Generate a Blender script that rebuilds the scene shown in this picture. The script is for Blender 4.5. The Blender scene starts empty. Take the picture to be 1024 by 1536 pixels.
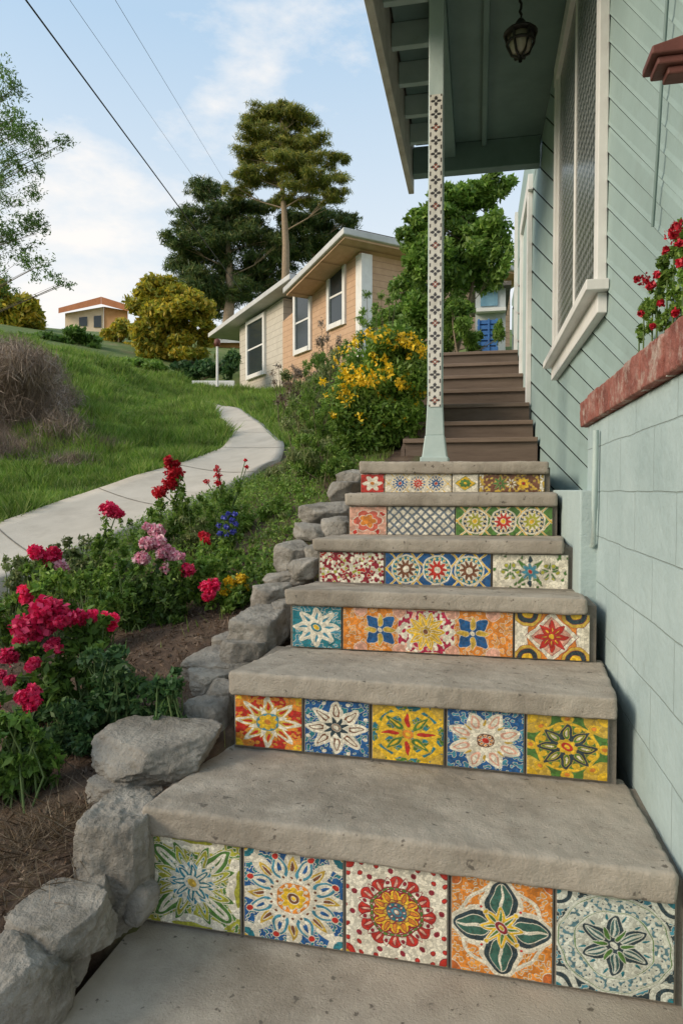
import bpy, math, random
import numpy as np
from mathutils import Vector, Matrix, noise
random.seed(7); rng=np.random.default_rng(7)
F=1020.0; A=math.radians(11.25); P=math.radians(1.85)
sa,ca,sp,cp=math.sin(A),math.cos(A),math.sin(P),math.cos(P)
fw=np.array([-sa*cp,ca*cp,-sp]); rt=np.array([ca,sa,0.]); up=np.array([-sa*sp,ca*sp,cp])
def ray(x,y): return fw+(x-512)/F*rt+(768-y)/F*up
def W(x,y,d): return ray(x,y)*d
def PY(x,y,Y): r=ray(x,y); return r*(Y/r[1])
def PX(x,y,X): r=ray(x,y); return r*(X/r[0])
scn=bpy.context.scene
# ---------------- materials
def newmat(name):
    m=bpy.data.materials.new(name); m.use_nodes=True; nt=m.node_tree; nt.nodes.clear()
    o=nt.nodes.new('ShaderNodeOutputMaterial'); b=nt.nodes.new('ShaderNodeBsdfPrincipled')
    nt.links.new(b.outputs[0],o.inputs[0]); return m,nt,b,o
def nz(nt,scale,detail=6,rough=.6,vec=None):
    n=nt.nodes.new('ShaderNodeTexNoise'); n.inputs['Scale'].default_value=scale; n.inputs['Detail'].default_value=detail
    n.inputs['Roughness'].default_value=rough
    if vec is not None: nt.links.new(vec,n.inputs['Vector'])
    return n
def ramp(nt,fac,stops):
    r=nt.nodes.new('ShaderNodeValToRGB'); e=r.color_ramp.elements
    while len(e)<len(stops): e.new(.5)
    for i,(p,c) in enumerate(stops): e[i].position=p; e[i].color=(*c,1)
    nt.links.new(fac,r.inputs[0]); return r
def mixc(nt,fac,a,b,mode='MIX'):
    m=nt.nodes.new('ShaderNodeMix'); m.data_type='RGBA'; m.blend_type=mode
    for s,v in ((0,fac),(6,a),(7,b)):
        if isinstance(v,(int,float)): m.inputs[s].default_value=v
        elif isinstance(v,tuple): m.inputs[s].default_value=(*v,1)
        else: nt.links.new(v,m.inputs[s])
    return m.outputs[2]
def surf(name,c1,c2,scale=4,rough=.8,bump=.2,bscale=60,c3=None,spots=None,coord='Object',stretch=None,stain=None,bdist=.02):
    m,nt,b,o=newmat(name)
    tc=nt.nodes.new('ShaderNodeTexCoord'); v=tc.outputs[coord]
    if stretch:
        mp=nt.nodes.new('ShaderNodeMapping'); mp.inputs['Scale'].default_value=stretch; nt.links.new(v,mp.inputs[0]); v=mp.outputs[0]
    n=nz(nt,scale,8,.65,v)
    st=[(.32,c1),(.68,c2)] if c3 is None else [(.3,c1),(.5,c2),(.7,c3)]
    col=ramp(nt,n.outputs[0],st).outputs[0]
    if stain:
        n5=nz(nt,stain[0],9,.7,v); r5=ramp(nt,n5.outputs[0],[(stain[1],(0,0,0)),(stain[1]+.15,(stain[3],)*3)])
        col=mixc(nt,r5.outputs[0],col,stain[2])
    if spots:
        n2=nz(nt,spots[0],3,.5,v); r2=ramp(nt,n2.outputs[0],[(spots[1],(0,0,0)),(spots[1]+.05,(1,1,1))])
        col=mixc(nt,r2.outputs[0],col,spots[2])
    nt.links.new(col,b.inputs['Base Color']); b.inputs['Roughness'].default_value=rough
    n3=nz(nt,bscale,6,.7,v); bp=nt.nodes.new('ShaderNodeBump'); bp.inputs['Strength'].default_value=bump; bp.inputs['Distance'].default_value=bdist
    nt.links.new(n3.outputs[0],bp.inputs['Height']); nt.links.new(bp.outputs[0],b.inputs['Normal'])
    return m
def leafmat(name,cols,trans=.4,rough=.55):
    m,nt,b,o=newmat(name)
    g=nt.nodes.new('ShaderNodeNewGeometry')
    st=[(i/(max(1,len(cols)-1)),c) for i,c in enumerate(cols)]
    r=ramp(nt,g.outputs['Random Per Island'],st)
    tc=nt.nodes.new('ShaderNodeTexCoord'); n=nz(nt,2.5,3,.5,tc.outputs['Object'])
    rr=ramp(nt,n.outputs[0],[(.35,(.75,.75,.75)),(.65,(1.3,1.3,1.3))])
    col=mixc(nt,1.0,r.outputs[0],rr.outputs[0],'MULTIPLY')
    nt.links.new(col,b.inputs['Base Color']); b.inputs['Roughness'].default_value=rough
    t=nt.nodes.new('ShaderNodeBsdfTranslucent'); nt.links.new(col,t.inputs[0])
    ms=nt.nodes.new('ShaderNodeMixShader'); ms.inputs[0].default_value=trans
    nt.links.new(b.outputs[0],ms.inputs[1]); nt.links.new(t.outputs[0],ms.inputs[2]); nt.links.new(ms.outputs[0],o.inputs[0])
    return m
def attrmat(name,rough=.35,bump=.3,bscale=90,spec=.5):
    m,nt,b,o=newmat(name); a=nt.nodes.new('ShaderNodeAttribute'); a.attribute_name='Col'
    tc=nt.nodes.new('ShaderNodeTexCoord'); n=nz(nt,22,5,.6,tc.outputs['Object'])
    rr=ramp(nt,n.outputs[0],[(.3,(.84,.82,.78)),(.6,(1.08,1.08,1.08))])
    col=mixc(nt,1.0,a.outputs['Color'],rr.outputs[0],'MULTIPLY')
    nt.links.new(col,b.inputs['Base Color']); b.inputs['Roughness'].default_value=rough
    n3=nz(nt,bscale,4,.6,tc.outputs['Object']); bp=nt.nodes.new('ShaderNodeBump'); bp.inputs['Strength'].default_value=bump; bp.inputs['Distance'].default_value=.01
    nt.links.new(n3.outputs[0],bp.inputs['Height']); nt.links.new(bp.outputs[0],b.inputs['Normal'])
    return m
M={}
M['conc']=surf('concrete',(.33,.285,.23),(.49,.435,.36),5,.9,.5,140,spots=(38,.66,(.15,.13,.105)),stain=(2.2,.49,(.24,.205,.16),.8))
M['concedge']=surf('concrete_core',(.16,.14,.11),(.26,.23,.19),8,.9,.5,120)
M['path']=surf('path_concrete',(.47,.42,.345),(.59,.53,.445),2,.9,.3,60,stain=(1.2,.52,(.36,.31,.25),.6))
M['rock']=surf('rock',(.16,.145,.12),(.31,.285,.245),6,.92,.9,26,c3=(.48,.45,.395),stain=(10,.55,(.11,.10,.07),.85),bdist=.035)
M['tile']=attrmat('glazed_tile',.25,.10,80)
M['siding']=surf('green_siding_paint',(.27,.365,.345),(.33,.435,.415),2.5,.6,.15,50,stain=(3,.55,(.25,.315,.295),.5))
M['gap']=surf('siding_gap',(.02,.03,.028),(.035,.05,.045),4)
M['wallp']=surf('painted_block',(.36,.455,.445),(.46,.555,.545),3,.75,.35,45)
M['green']=surf('dark_green_paint',(.14,.21,.195),(.19,.275,.26),3,.6,.1,40)
M['pale']=surf('pale_green_paint',(.38,.48,.46),(.50,.59,.56),5,.5,.15,40,stain=(12,.6,(.30,.31,.27),.6))
M['white']=surf('white_paint',(.68,.67,.64),(.80,.79,.76),5,.55,.12,40)
M['fascia']=surf('weathered_white_paint',(.42,.37,.32),(.64,.59,.53),7,.7,.2,30)
M['brick']=surf('red_brick',(.17,.055,.04),(.30,.10,.075),11,.85,.7,40,c3=(.40,.19,.15),stain=(13,.50,(.50,.40,.34),.9))
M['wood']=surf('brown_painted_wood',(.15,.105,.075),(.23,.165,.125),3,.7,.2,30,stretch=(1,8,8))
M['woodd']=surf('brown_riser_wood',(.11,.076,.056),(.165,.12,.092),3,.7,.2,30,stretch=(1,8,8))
M['bark']=surf('bark',(.18,.13,.085),(.40,.30,.2),9,.9,.8,25,stretch=(4,4,1))
M['twig']=surf('twig',(.10,.08,.045),(.2,.15,.09),9)
M['stem']=surf('green_stem',(.06,.11,.03),(.13,.19,.06),9)
M['metal']=surf('black_iron',(.015,.012,.01),(.035,.03,.025),9,.45,.1)
M['cable']=surf('black_cable',(.01,.01,.01),(.02,.02,.02),9,.6,.0)
M['rust']=surf('rust_red_paint',(.10,.03,.02),(.19,.06,.045),9,.6,.2)
M['blue']=surf('blue_paint',(.02,.10,.32),(.04,.17,.45),4,.5)
M['roof']=surf('roof_shingle',(.10,.09,.08),(.2,.18,.16),8,.9,.6,40)
M['roofw']=surf('pale_roof_trim',(.46,.46,.45),(.60,.60,.59),3,.7,.1)
M['orange']=surf('orange_stucco',(.58,.28,.11),(.68,.36,.16),3,.8)
M['terra']=surf('terracotta_roof',(.42,.15,.06),(.52,.2,.09),3,.8)
M['cream']=surf('cream_stucco',(.66,.50,.34),(.75,.60,.43),3,.8)
M['greywall']=surf('pale_blue_stucco',(.42,.46,.46),(.52,.56,.56),3,.8)
def boardmat(name,c1,c2,line,per,mort=.06,coordscale=1):
    m,nt,b,o=newmat(name); tc=nt.nodes.new('ShaderNodeTexCoord')
    sx=nt.nodes.new('ShaderNodeSeparateXYZ'); nt.links.new(tc.outputs['Object'],sx.inputs[0])
    mm=nt.nodes.new('ShaderNodeMath'); mm.operation='MULTIPLY'; mm.inputs[1].default_value=1/per; nt.links.new(sx.outputs[2],mm.inputs[0])
    fr=nt.nodes.new('ShaderNodeMath'); fr.operation='FRACT'; nt.links.new(mm.outputs[0],fr.inputs[0])
    n=nz(nt,6,6,.6,tc.outputs['Object']); c=ramp(nt,n.outputs[0],[(.3,c1),(.7,c2)]).outputs[0]
    r=ramp(nt,fr.outputs[0],[(0,(1,1,1)),(mort,(0,0,0))])
    nt.links.new(mixc(nt,r.outputs[0],c,line),b.inputs['Base Color']); b.inputs['Roughness'].default_value=.8
    bp=nt.nodes.new('ShaderNodeBump'); bp.inputs['Strength'].default_value=.6; bp.inputs['Distance'].default_value=.02; nt.links.new(fr.outputs[0],bp.inputs['Height']); nt.links.new(bp.outputs[0],b.inputs['Normal'])
    return m
M['hbrick']=boardmat('tan_board_wall',(.50,.32,.20),(.60,.40,.26),(.30,.18,.11),.16,.14)
M['hwhite']=boardmat('white_board_wall',(.50,.46,.39),(.60,.55,.47),(.28,.24,.19),.2,.12)
m,nt,b,o=newmat('window_glass'); b.inputs['Base Color'].default_value=(.03,.04,.045,1); b.inputs['Roughness'].default_value=.12; M['glass']=m
m,nt,b,o=newmat('lace_curtain'); tc=nt.nodes.new('ShaderNodeTexCoord'); mp=nt.nodes.new('ShaderNodeMapping'); mp.inputs['Rotation'].default_value=(math.radians(45),0,0)
nt.links.new(tc.outputs['Object'],mp.inputs[0]); ck=nt.nodes.new('ShaderNodeTexChecker'); ck.inputs['Scale'].default_value=26; ck.inputs['Color1'].default_value=(.06,.07,.07,1); ck.inputs['Color2'].default_value=(.24,.26,.25,1)
nt.links.new(mp.outputs[0],ck.inputs[0]); nt.links.new(ck.outputs[0],b.inputs['Base Color']); b.inputs['Roughness'].default_value=.25; b.inputs['Specular IOR Level'].default_value=.4; M['lace']=m
m,nt,b,o=newmat('lantern_glass'); b.inputs['Base Color'].default_value=(.45,.40,.32,1); b.inputs['Roughness'].default_value=.15; M['lglass']=m
G_=lambda n,*c,**k: leafmat(n,list(c),**k)
M['pine']=G_('pine_needles',(.08,.13,.025),(.16,.21,.035),(.30,.30,.05),(.46,.38,.08),trans=.4)
M['pined']=G_('dark_pine_needles',(.035,.08,.022),(.07,.13,.035),(.12,.18,.045),(.22,.22,.06),trans=.35)
M['ytree']=G_('yellow_green_leaves',(.17,.22,.03),(.32,.33,.035),(.52,.42,.04),(.60,.42,.045))
M['leaf']=G_('green_leaves',(.05,.11,.018),(.10,.20,.03),(.17,.29,.05))
M['leafb']=G_('bright_leaves',(.09,.18,.024),(.17,.30,.045),(.29,.41,.08))
M['leafd']=G_('dark_leaves',(.03,.085,.03),(.06,.14,.042),(.12,.21,.065))
M['sage']=G_('sage_leaves',(.12,.18,.05),(.21,.27,.09),(.34,.35,.16))
M['red']=G_('crimson_petals',(.60,.006,.06),(.80,.018,.13),(.86,.08,.22),trans=.3)
M['scar']=G_('scarlet_petals',(.62,.008,.02),(.80,.02,.05),trans=.3)
M['deep']=G_('deep_red_petals',(.35,.006,.02),(.6,.015,.04),(.7,.05,.08),trans=.25)
M['pink']=G_('pink_petals',(.7,.16,.3),(.8,.42,.52),(.85,.68,.7),trans=.3)
M['yel']=G_('yellow_petals',(.75,.45,.01),(.88,.64,.03),trans=.3)
M['blu']=G_('blue_petals',(.05,.06,.45),(.16,.18,.65),trans=.3)
M['dry']=G_('dry_stalks',(.15,.11,.08),(.27,.20,.15),(.38,.30,.23),trans=.1)
M['straw']=G_('brown_straw',(.10,.07,.045),(.18,.13,.08),(.30,.23,.15),trans=.1)
M['grass']=G_('grass_blades',(.09,.19,.02),(.16,.29,.04),(.25,.37,.06),(.32,.36,.11))
M['mulch']=G_('mulch',(.06,.035,.02),(.12,.075,.045),(.22,.15,.10),trans=0.)
# ---------------- mesh helpers
def link(o,parent=None):
    scn.collection.objects.link(o)
    if parent is not None:
        o.parent=parent; o.matrix_parent_inverse=Matrix.Translation(-parent.location)
    return o
def thing(name,loc,label,cat,group=None):
    e=bpy.data.objects.new(name,None); e.location=Vector([float(t) for t in loc]); e.empty_display_size=.1
    scn.collection.objects.link(e); e['label']=label; e['category']=cat
    if group: e['group']=group
    return e
def tag(o,label,cat,group=None):
    o['label']=label; o['category']=cat
    if group: o['group']=group
    return o
def mesh(name,V,Fc,mat,parent=None,bevel=0,smooth=False,seg=2):
    me=bpy.data.meshes.new(name); me.from_pydata([tuple(map(float,v)) for v in V],[],[tuple(f) for f in Fc]); me.update()
    if mat is not None: me.materials.append(mat)
    if smooth: me.shade_smooth()
    o=bpy.data.objects.new(name,me); link(o,parent)
    if bevel:
        md=o.modifiers.new('bevel','BEVEL'); md.width=bevel; md.segments=seg; md.limit_method='ANGLE'
    return o
def wear(o,vox,st,sc,st2=0,sc2=.2):
    md=o.modifiers.new('remesh','REMESH'); md.mode='VOXEL'; md.voxel_size=vox; md.use_smooth_shade=True
    for s,c_ in ((st,sc),(st2,sc2)):
        if s:
            t=bpy.data.textures.new('wear','CLOUDS'); t.noise_scale=c_; t.noise_depth=3
            d=o.modifiers.new('wear','DISPLACE'); d.texture=t; d.strength=s; d.mid_level=.5; d.texture_coords='LOCAL'
HF=[(0,3,2,1),(4,5,6,7),(0,1,5,4),(1,2,6,5),(2,3,7,6),(3,0,4,7)]
def hexa(name,p,mat,parent=None,bevel=0,seg=2): return mesh(name,p,HF,mat,parent,bevel,seg=seg)
def bx(x0,x1,y0,y1,z0,z1): return [(x0,y0,z0),(x1,y0,z0),(x1,y1,z0),(x0,y1,z0),(x0,y0,z1),(x1,y0,z1),(x1,y1,z1),(x0,y1,z1)]
def box(name,x0,x1,y0,y1,z0,z1,mat,parent=None,bevel=0): return hexa(name,bx(x0,x1,y0,y1,z0,z1),mat,parent,bevel)
def boxes(name,L,mat,parent=None,bevel=0):
    V=[];Fc=[]
    for b in L:
        p=b if len(b)==8 else bx(*b); k=len(V); V+=list(p); Fc+=[tuple(i+k for i in f) for f in HF]
    return mesh(name,V,Fc,mat,parent,bevel)
def fast(name,V,Q,mat,parent=None):
    V=np.asarray(V,dtype=np.float32).reshape(-1,3); Q=np.asarray(Q,dtype=np.int32); k=Q.shape[1]
    me=bpy.data.meshes.new(name); me.vertices.add(len(V)); me.vertices.foreach_set('co',V.ravel())
    me.loops.add(Q.size); me.loops.foreach_set('vertex_index',Q.ravel()); me.polygons.add(len(Q))
    me.polygons.foreach_set('loop_start',np.arange(len(Q),dtype=np.int32)*k); me.polygons.foreach_set('loop_total',np.full(len(Q),k,dtype=np.int32))
    me.update(calc_edges=True)
    if mat is not None: me.materials.append(mat)
    o=bpy.data.objects.new(name,me); return link(o,parent)
def unit(a): return a/np.maximum(1e-9,np.linalg.norm(a,axis=-1,keepdims=True))
def leaves(name,pts,size,mat,parent=None,asp=.45,upb=0.):
    pts=np.asarray(pts); n=len(pts)
    a=rng.normal(size=(n,3)); a[:,2]+=upb; a=unit(a)
    nn=rng.normal(size=(n,3)); nn[:,2]+=.8
    b=unit(np.cross(nn,a)); nn=unit(np.cross(a,b))
    s=(size*rng.uniform(.6,1.3,n))[:,None]
    V=np.stack([pts-a*s, pts-a*s*.15+b*s*asp+nn*s*.12, pts+a*s, pts-a*s*.15-b*s*asp+nn*s*.12],1)
    Q=np.arange(4*n).reshape(n,4)
    return fast(name,V,Q,mat,parent)
def blobpts(cl,n,shell=.55):
    cl=[(np.array(c,float),np.array(r,float)*np.ones(3)) for c,r in cl]
    w=np.array([r[0]*r[2]+r[1]*r[0] for c,r in cl]); w/=w.sum(); k=rng.choice(len(cl),n,p=w)
    C=np.array([c for c,r in cl])[k]; R=np.array([r for c,r in cl])[k]
    d=unit(rng.normal(size=(n,3))); u=shell+(1.08-shell)*rng.random((n,1))**.8
    u*=1+.15*rng.normal(size=(n,1))*(rng.random((n,1))<.3)
    return C+d*R*u
def tubes(name,L,mat,parent=None,sides=6):
    V=[];Fc=[]
    for pts,rad in L:
        pts=[Vector([float(t) for t in p]) for p in pts]; k0=len(V)
        for i,p in enumerate(pts):
            t=(pts[min(i+1,len(pts)-1)]-pts[max(i-1,0)]).normalized()
            a=t.cross(Vector((0,0,1)) if abs(t.z)<.9 else Vector((1,0,0))).normalized(); b=t.cross(a)
            r=rad[i] if hasattr(rad,'__len__') else rad
            for j in range(sides):
                q=2*math.pi*j/sides; V.append(p+a*math.cos(q)*r+b*math.sin(q)*r)
        for i in range(len(pts)-1):
            for j in range(sides):
                j2=(j+1)%sides; Fc.append((k0+i*sides+j,k0+i*sides+j2,k0+(i+1)*sides+j2,k0+(i+1)*sides+j))
    return mesh(name,V,Fc,mat,parent,smooth=True)
def lathe(name,prof,c,mat,parent=None,seg=20,smooth=True):
    V=[];Fc=[]
    for r,z in prof:
        for j in range(seg):
            q=2*math.pi*j/seg; V.append((c[0]+r*math.cos(q),c[1]+r*math.sin(q),c[2]+z))
    for i in range(len(prof)-1):
        for j in range(seg):
            j2=(j+1)%seg; Fc.append((i*seg+j,i*seg+j2,(i+1)*seg+j2,(i+1)*seg+j))
    return mesh(name,V,Fc,mat,parent,smooth=smooth)
def colgrid(name,c00,c10,c01,c11,cols,mat,parent,disp=None,nrm=(0,-1,0)):
    nv,nu,_=cols.shape
    U,Vv=np.meshgrid(np.linspace(0,1,nu),np.linspace(0,1,nv))
    c00,c10,c01,c11=[np.array(c,float) for c in (c00,c10,c01,c11)]
    Pp=((1-U)*(1-Vv))[...,None]*c00+(U*(1-Vv))[...,None]*c10+((1-U)*Vv)[...,None]*c01+(U*Vv)[...,None]*c11
    if disp is not None: Pp=Pp+disp[...,None]*np.array(nrm,float)
    idx=np.arange(nu*nv).reshape(nv,nu)
    Q=np.stack([idx[:-1,:-1],idx[:-1,1:],idx[1:,1:],idx[1:,:-1]],-1).reshape(-1,4)
    o=fast(name,Pp,Q,mat,parent)
    at=o.data.color_attributes.new('Col','FLOAT_COLOR','POINT')
    c4=np.concatenate([cols,np.ones((nv,nu,1))],-1).astype(np.float32); at.data.foreach_set('color',c4.ravel())
    return o
# ---------------- terrain
near=[(-160,970,3.6),(0,900,4.1),(60,872,4.3),(130,836,4.75),(200,802,5.2),(300,762,6),(370,728,7),(420,698,8),(428,670,9),(395,640,11),(345,612,15),(312,604,17.5)]
far =[(-160,840,4.9),(0,792,5.8),(50,773,6.2),(100,755,6.6),(200,720,7.5),(290,694,8.6),(335,677,9.5),(347,658,10.5),(335,638,12),(306,617,15),(288,606,17.5)]
ctrl=[W(*p) for p in near]+[W(*p) for p in far]
ctrl+=[W(*p) for p in [(20,1380,1.5),(150,1180,1.95),(0,1200,2.0),(-300,1300,1.8),(250,960,2.85),(0,1000,2.9),(350,860,3.7),(150,880,3.9),(300,1040,2.45),
 (400,800,4.3),(430,745,4.9),(490,715,5.2),(480,660,7.5),(520,690,6.2),(600,640,8),(520,600,12),(440,610,12.5),
 (0,740,6.9),(0,690,8.2),(0,610,10.5),(0,520,14),(60,525,15),(150,700,8.2),(150,640,10),(150,545,16),(250,660,10.8),(250,600,16),(-150,700,7.5),(-150,600,9.5),(-200,500,13),
 (40,500,26),(140,508,48),(300,570,24),(360,585,24),(540,585,17),(700,560,12),(700,520,16),(300,500,60),(600,480,45)]]
ctrl+=[np.array(p) for p in [(-14,2,4.0),(-15,-6,4.2),(-9,-2,2.2),(-5,-2,-.3),(-2.5,-1,-1.0),(-1.,-.5,-1.12),(-1.,1,-1.08),(0,-8,-1.6),(0,0,-1.15),(5,0,-1),(5,6,0),(8,15,3),(-22,6,7.),(-20,16,6),(-25,-10,7),  # includes an unseen ridge at far left, raised to block a low sun
 (-60,60,15),(60,60,10),(0,110,14),(-60,-20,12),(0,-20,-2),(60,-20,-2),(60,20,4),(-60,20,13)]]
ctrl=np.array(ctrl)
def _fit():
    n=len(ctrl); D=np.linalg.norm(ctrl[:,None,:2]-ctrl[None,:,:2],axis=-1)
    Mx=np.zeros((n+3,n+3)); Mx[:n,:n]=D-np.eye(n)*.05; Mx[:n,n]=1; Mx[:n,n+1:n+3]=ctrl[:,:2]; Mx[n,:n]=1; Mx[n+1:n+3,:n]=ctrl[:,:2].T
    return np.linalg.solve(Mx,np.concatenate([ctrl[:,2],[0,0,0]]))
wts=_fit()
def gz(X,Y):
    X=np.atleast_1d(np.asarray(X,float)); Y=np.atleast_1d(np.asarray(Y,float)); sh=X.shape
    x=np.clip(X.ravel(),-60,60); y=np.clip(Y.ravel(),-20,110); out=np.empty(x.shape)
    for s in range(0,len(x),20000):
        xs=x[s:s+20000]; ys=y[s:s+20000]
        D=np.hypot(xs[:,None]-ctrl[None,:,0],ys[:,None]-ctrl[None,:,1])
        out[s:s+20000]=D@wts[:-3]+wts[-3]+wts[-2]*xs+wts[-1]*ys
    out=out.reshape(sh)
    edge=np.where(Y<1.5,-.93,-.80+(Y-1.5)*.09)
    stz=np.interp(Y,[-1,1.6,2.0,3.7,6,9.5,9.9],[-1.22,-1.25,-1.1,-.25,0.,1.4,1.7])
    zone=(X>edge)&(X<3)&(Y<9.6)
    return np.where(zone,np.minimum(out,stz),out)
def g1(x,y): return float(gz([x],[y])[0])
xs=np.concatenate([[-500,-250,-120],np.arange(-60,-12,1.6),np.arange(-12,1.2,.11),np.arange(1.2,60,2.5),[120,250,500]])
ys=np.concatenate([[-500,-200,-80],np.arange(-20,-1,1.2),np.arange(-1,13,.11),np.arange(13,45,.7),np.arange(45,110,5),[200,400,800]])
GX,GY=np.meshgrid(xs,ys); GZ=gz(GX,GY)
def inpoly(x,y,poly):
    r=np.zeros(np.shape(x),bool); n=len(poly); j=n-1
    for i in range(n):
        xi,yi=poly[i][:2]; xj,yj=poly[j][:2]
        c=((yi>y)!=(yj>y))&(x<(xj-xi)*(y-yi)/((yj-yi) if yj!=yi else 1e-9)+xi); r^=c; j=i
    return r
nearW=[W(*p) for p in near]; farW=[W(*p) for p in far]
bedpoly=[(-.6,-2),(-5,-2)]+[tuple(p[:2]) for p in nearW[:9]]+[(-1.2,8),(-.55,6.5),(-.55,3.7),(-.8,1.5)]
pathpoly=[tuple(p[:2]) for p in nearW]+[tuple(p[:2]) for p in farW[::-1]]
bed=inpoly(GX,GY,bedpoly)
nx,ny=len(xs),len(ys); idx=np.arange(nx*ny).reshape(ny,nx)
Q=np.stack([idx[:-1,:-1],idx[:-1,1:],idx[1:,1:],idx[1:,:-1]],-1).reshape(-1,4)
GZ2=GZ+np.where((GX>-12)&(GX<1)&(GY<13)&(~inpoly(GX,GY,pathpoly)),rng.normal(size=GX.shape)*.008,0)
m,nt,b,o=newmat('ground_soil_grass'); at=nt.nodes.new('ShaderNodeAttribute'); at.attribute_name='Col'
tc=nt.nodes.new('ShaderNodeTexCoord'); n1=nz(nt,5,8,.7,tc.outputs['Object']); n2=nz(nt,1.2,6,.6,tc.outputs['Object'])
soil=ramp(nt,n1.outputs[0],[(.3,(.05,.03,.019)),(.5,(.11,.07,.046)),(.7,(.19,.135,.09))]).outputs[0]
gr=ramp(nt,n2.outputs[0],[(.35,(.08,.13,.025)),(.55,(.13,.18,.045)),(.7,(.22,.20,.09))]).outputs[0]
nt.links.new(mixc(nt,at.outputs['Fac'],gr,soil),b.inputs['Base Color']); b.inputs['Roughness'].default_value=.95
bp=nt.nodes.new('ShaderNodeBump'); bp.inputs['Strength'].default_value=.8; bp.inputs['Distance'].default_value=.03; n3=nz(nt,30,8,.7,tc.outputs['Object']); nt.links.new(n3.outputs[0],bp.inputs['Height']); nt.links.new(bp.outputs[0],b.inputs['Normal'])
ground=fast('ground',np.stack([GX,GY,GZ2],-1),Q,m); ground['kind']='structure'
at=ground.data.color_attributes.new('Col','FLOAT_COLOR','POINT'); bb=bed.astype(np.float32).ravel(); at.data.foreach_set('color',np.stack([bb,bb,bb,bb*0+1],-1).ravel())
ground.data.shade_smooth()
# path
def resamp(pl,n):
    pl=np.array(pl); s=np.concatenate([[0],np.cumsum(np.linalg.norm(np.diff(pl[:,:2],axis=0),axis=1))]); s/=s[-1]
    t=np.linspace(0,1,n); q=np.stack([np.interp(t,s,pl[:,k]) for k in range(3)],-1)
    for _ in range(3): q[1:-1]=(q[:-2]+2*q[1:-1]+q[2:])/4
    return q
a=resamp(nearW,90); b_=resamp(farW,90); nc=9
T=np.linspace(0,1,nc)[None,:,None]; S=a[:,None,:]*(1-T)+b_[:,None,:]*T
Sz=gz(S[...,0],S[...,1])+.05; Sz=np.maximum(Sz, np.median(Sz,axis=1,keepdims=True)-.03)
S[...,2]=Sz
lo=S.copy()[:, [0,-1]]; lo[...,2]-=.25
V=np.concatenate([lo[:,:1],S,lo[:,1:]],1); k=nc+2; idx=np.arange(90*k).reshape(90,k)
Q=np.stack([idx[:-1,:-1],idx[1:,:-1],idx[1:,1:],idx[:-1,1:]],-1).reshape(-1,4)
pth=fast('footpath',V,Q,M['path']); pth['kind']='structure'
J=[]
for i in range(6,60,9):
    t=unit((S[i+1,0]-S[i-1,0])[None])[0]*.007
    J.append([S[i,j]+[0,0,.004]-t for j in range(nc)]+[S[i,j]+[0,0,.004]+t for j in range(nc)])
V=[];Fc=[]
for g in J:
    k0=len(V); V+=g; Fc+=[(k0+j,k0+j+1,k0+nc+j+1,k0+nc+j) for j in range(nc-1)]
jt=mesh('footpath_joint_lines',V,Fc,M['concedge']); jt['kind']='structure'
# ---------------- staircase
ST=thing('concrete_staircase',(-.2,1.6,-1.1),'weathered concrete steps with colourful mosaic tile risers','staircase')
steps=[
 ((210,1210),(1019,1312),(212,1254),(1017,1362),(217,1380),(1012,1508),1.54,1.575),
 ((342,1008),(927,1048),(344,1042),(926,1082),(352,1118),(912,1174),2.0,2.035),
 ((425,883),(881,898),(427,908),(881,923),(436,970),(884,993),2.46,2.495),
 ((467,807),(846,811),(468,827),(846,832),(478,874),(852,886),2.875,2.91),
 ((516,740),(836,740),(517,759),(836,760),(523,802),(828,804),3.25,3.285),
 ((538,692),(823,692),(538,710),(823,711),(541,739),(818,738),3.62,3.655)]
rows=[]
for i,(tl,tr,bl,br,rl,rr,Yn,Yr) in enumerate(steps):
    TL,TR=PY(*tl,Yn),PY(*tr,Yn); BL,BR=PY(*bl,Yn),PY(*br,Yn); RL,RR=PY(*rl,Yr),PY(*rr,Yr)
    if i<5:
        nx_=steps[i+1]; KL,KR=PY(*nx_[4],nx_[7]+.02),PY(*nx_[5],nx_[7]+.02); KL[0]-=.02; KR[0]+=.05
        KL[1]+=.04;KR[1]+=.04
    else: KL=np.array([-.66,6.05,TL[2]]); KR=np.array([.52,6.05,TR[2]])
    th=TL[2]-BL[2]; th2=TR[2]-BR[2]
    o=hexa('tread',[BL,BR,KR-[0,0,th2],KL-[0,0,th],TL,TR,KR,KL],M['conc'],ST,bevel=.008,seg=2)
    wear(o,.0065 if i<3 else .009,.007,.035,.008,.16)
    core=[(RL[0]-.0,Yr,RL[2]-.02),(RR[0]+.02,Yr,RR[2]-.02),(RR[0]+.02,KR[1]-.06,RR[2]-.02),(RL[0],KL[1]-.06,RL[2]-.02),
          (RL[0],Yr,TL[2]-.03),(RR[0]+.02,Yr,TR[2]-.03),(RR[0]+.02,KR[1]-.06,TR[2]-.03),(RL[0],KL[1]-.06,TL[2]-.03)]
    core=[np.array(c,float) for c in core]
    for c in core[:4]: c[2]-=.2
    hexa('riser_core',core,M['concedge'],ST)
    rows.append((rl,rr,Yr,BL[2]-.002,BR[2]-.002,RL,RR))
RL,RR=rows[0][5],rows[0][6]
sl=(RR[2]-RL[2])/(RR[0]-RL[0]); zf=lambda x:RL[2]+sl*(x-RL[0])
pad=hexa('concrete_pad',[(-.92,-1.5,zf(-.92)-.1),(.6,-1.5,zf(.6)-.1),(.6,1.62,zf(.6)-.1),(-.84,1.62,zf(-.84)-.1),(-.92,-1.5,zf(-.92)),(.6,-1.5,zf(.6)),(.6,1.62,zf(.6)),(-.84,1.62,zf(-.84))],M['conc']); pad['kind']='structure'
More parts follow.
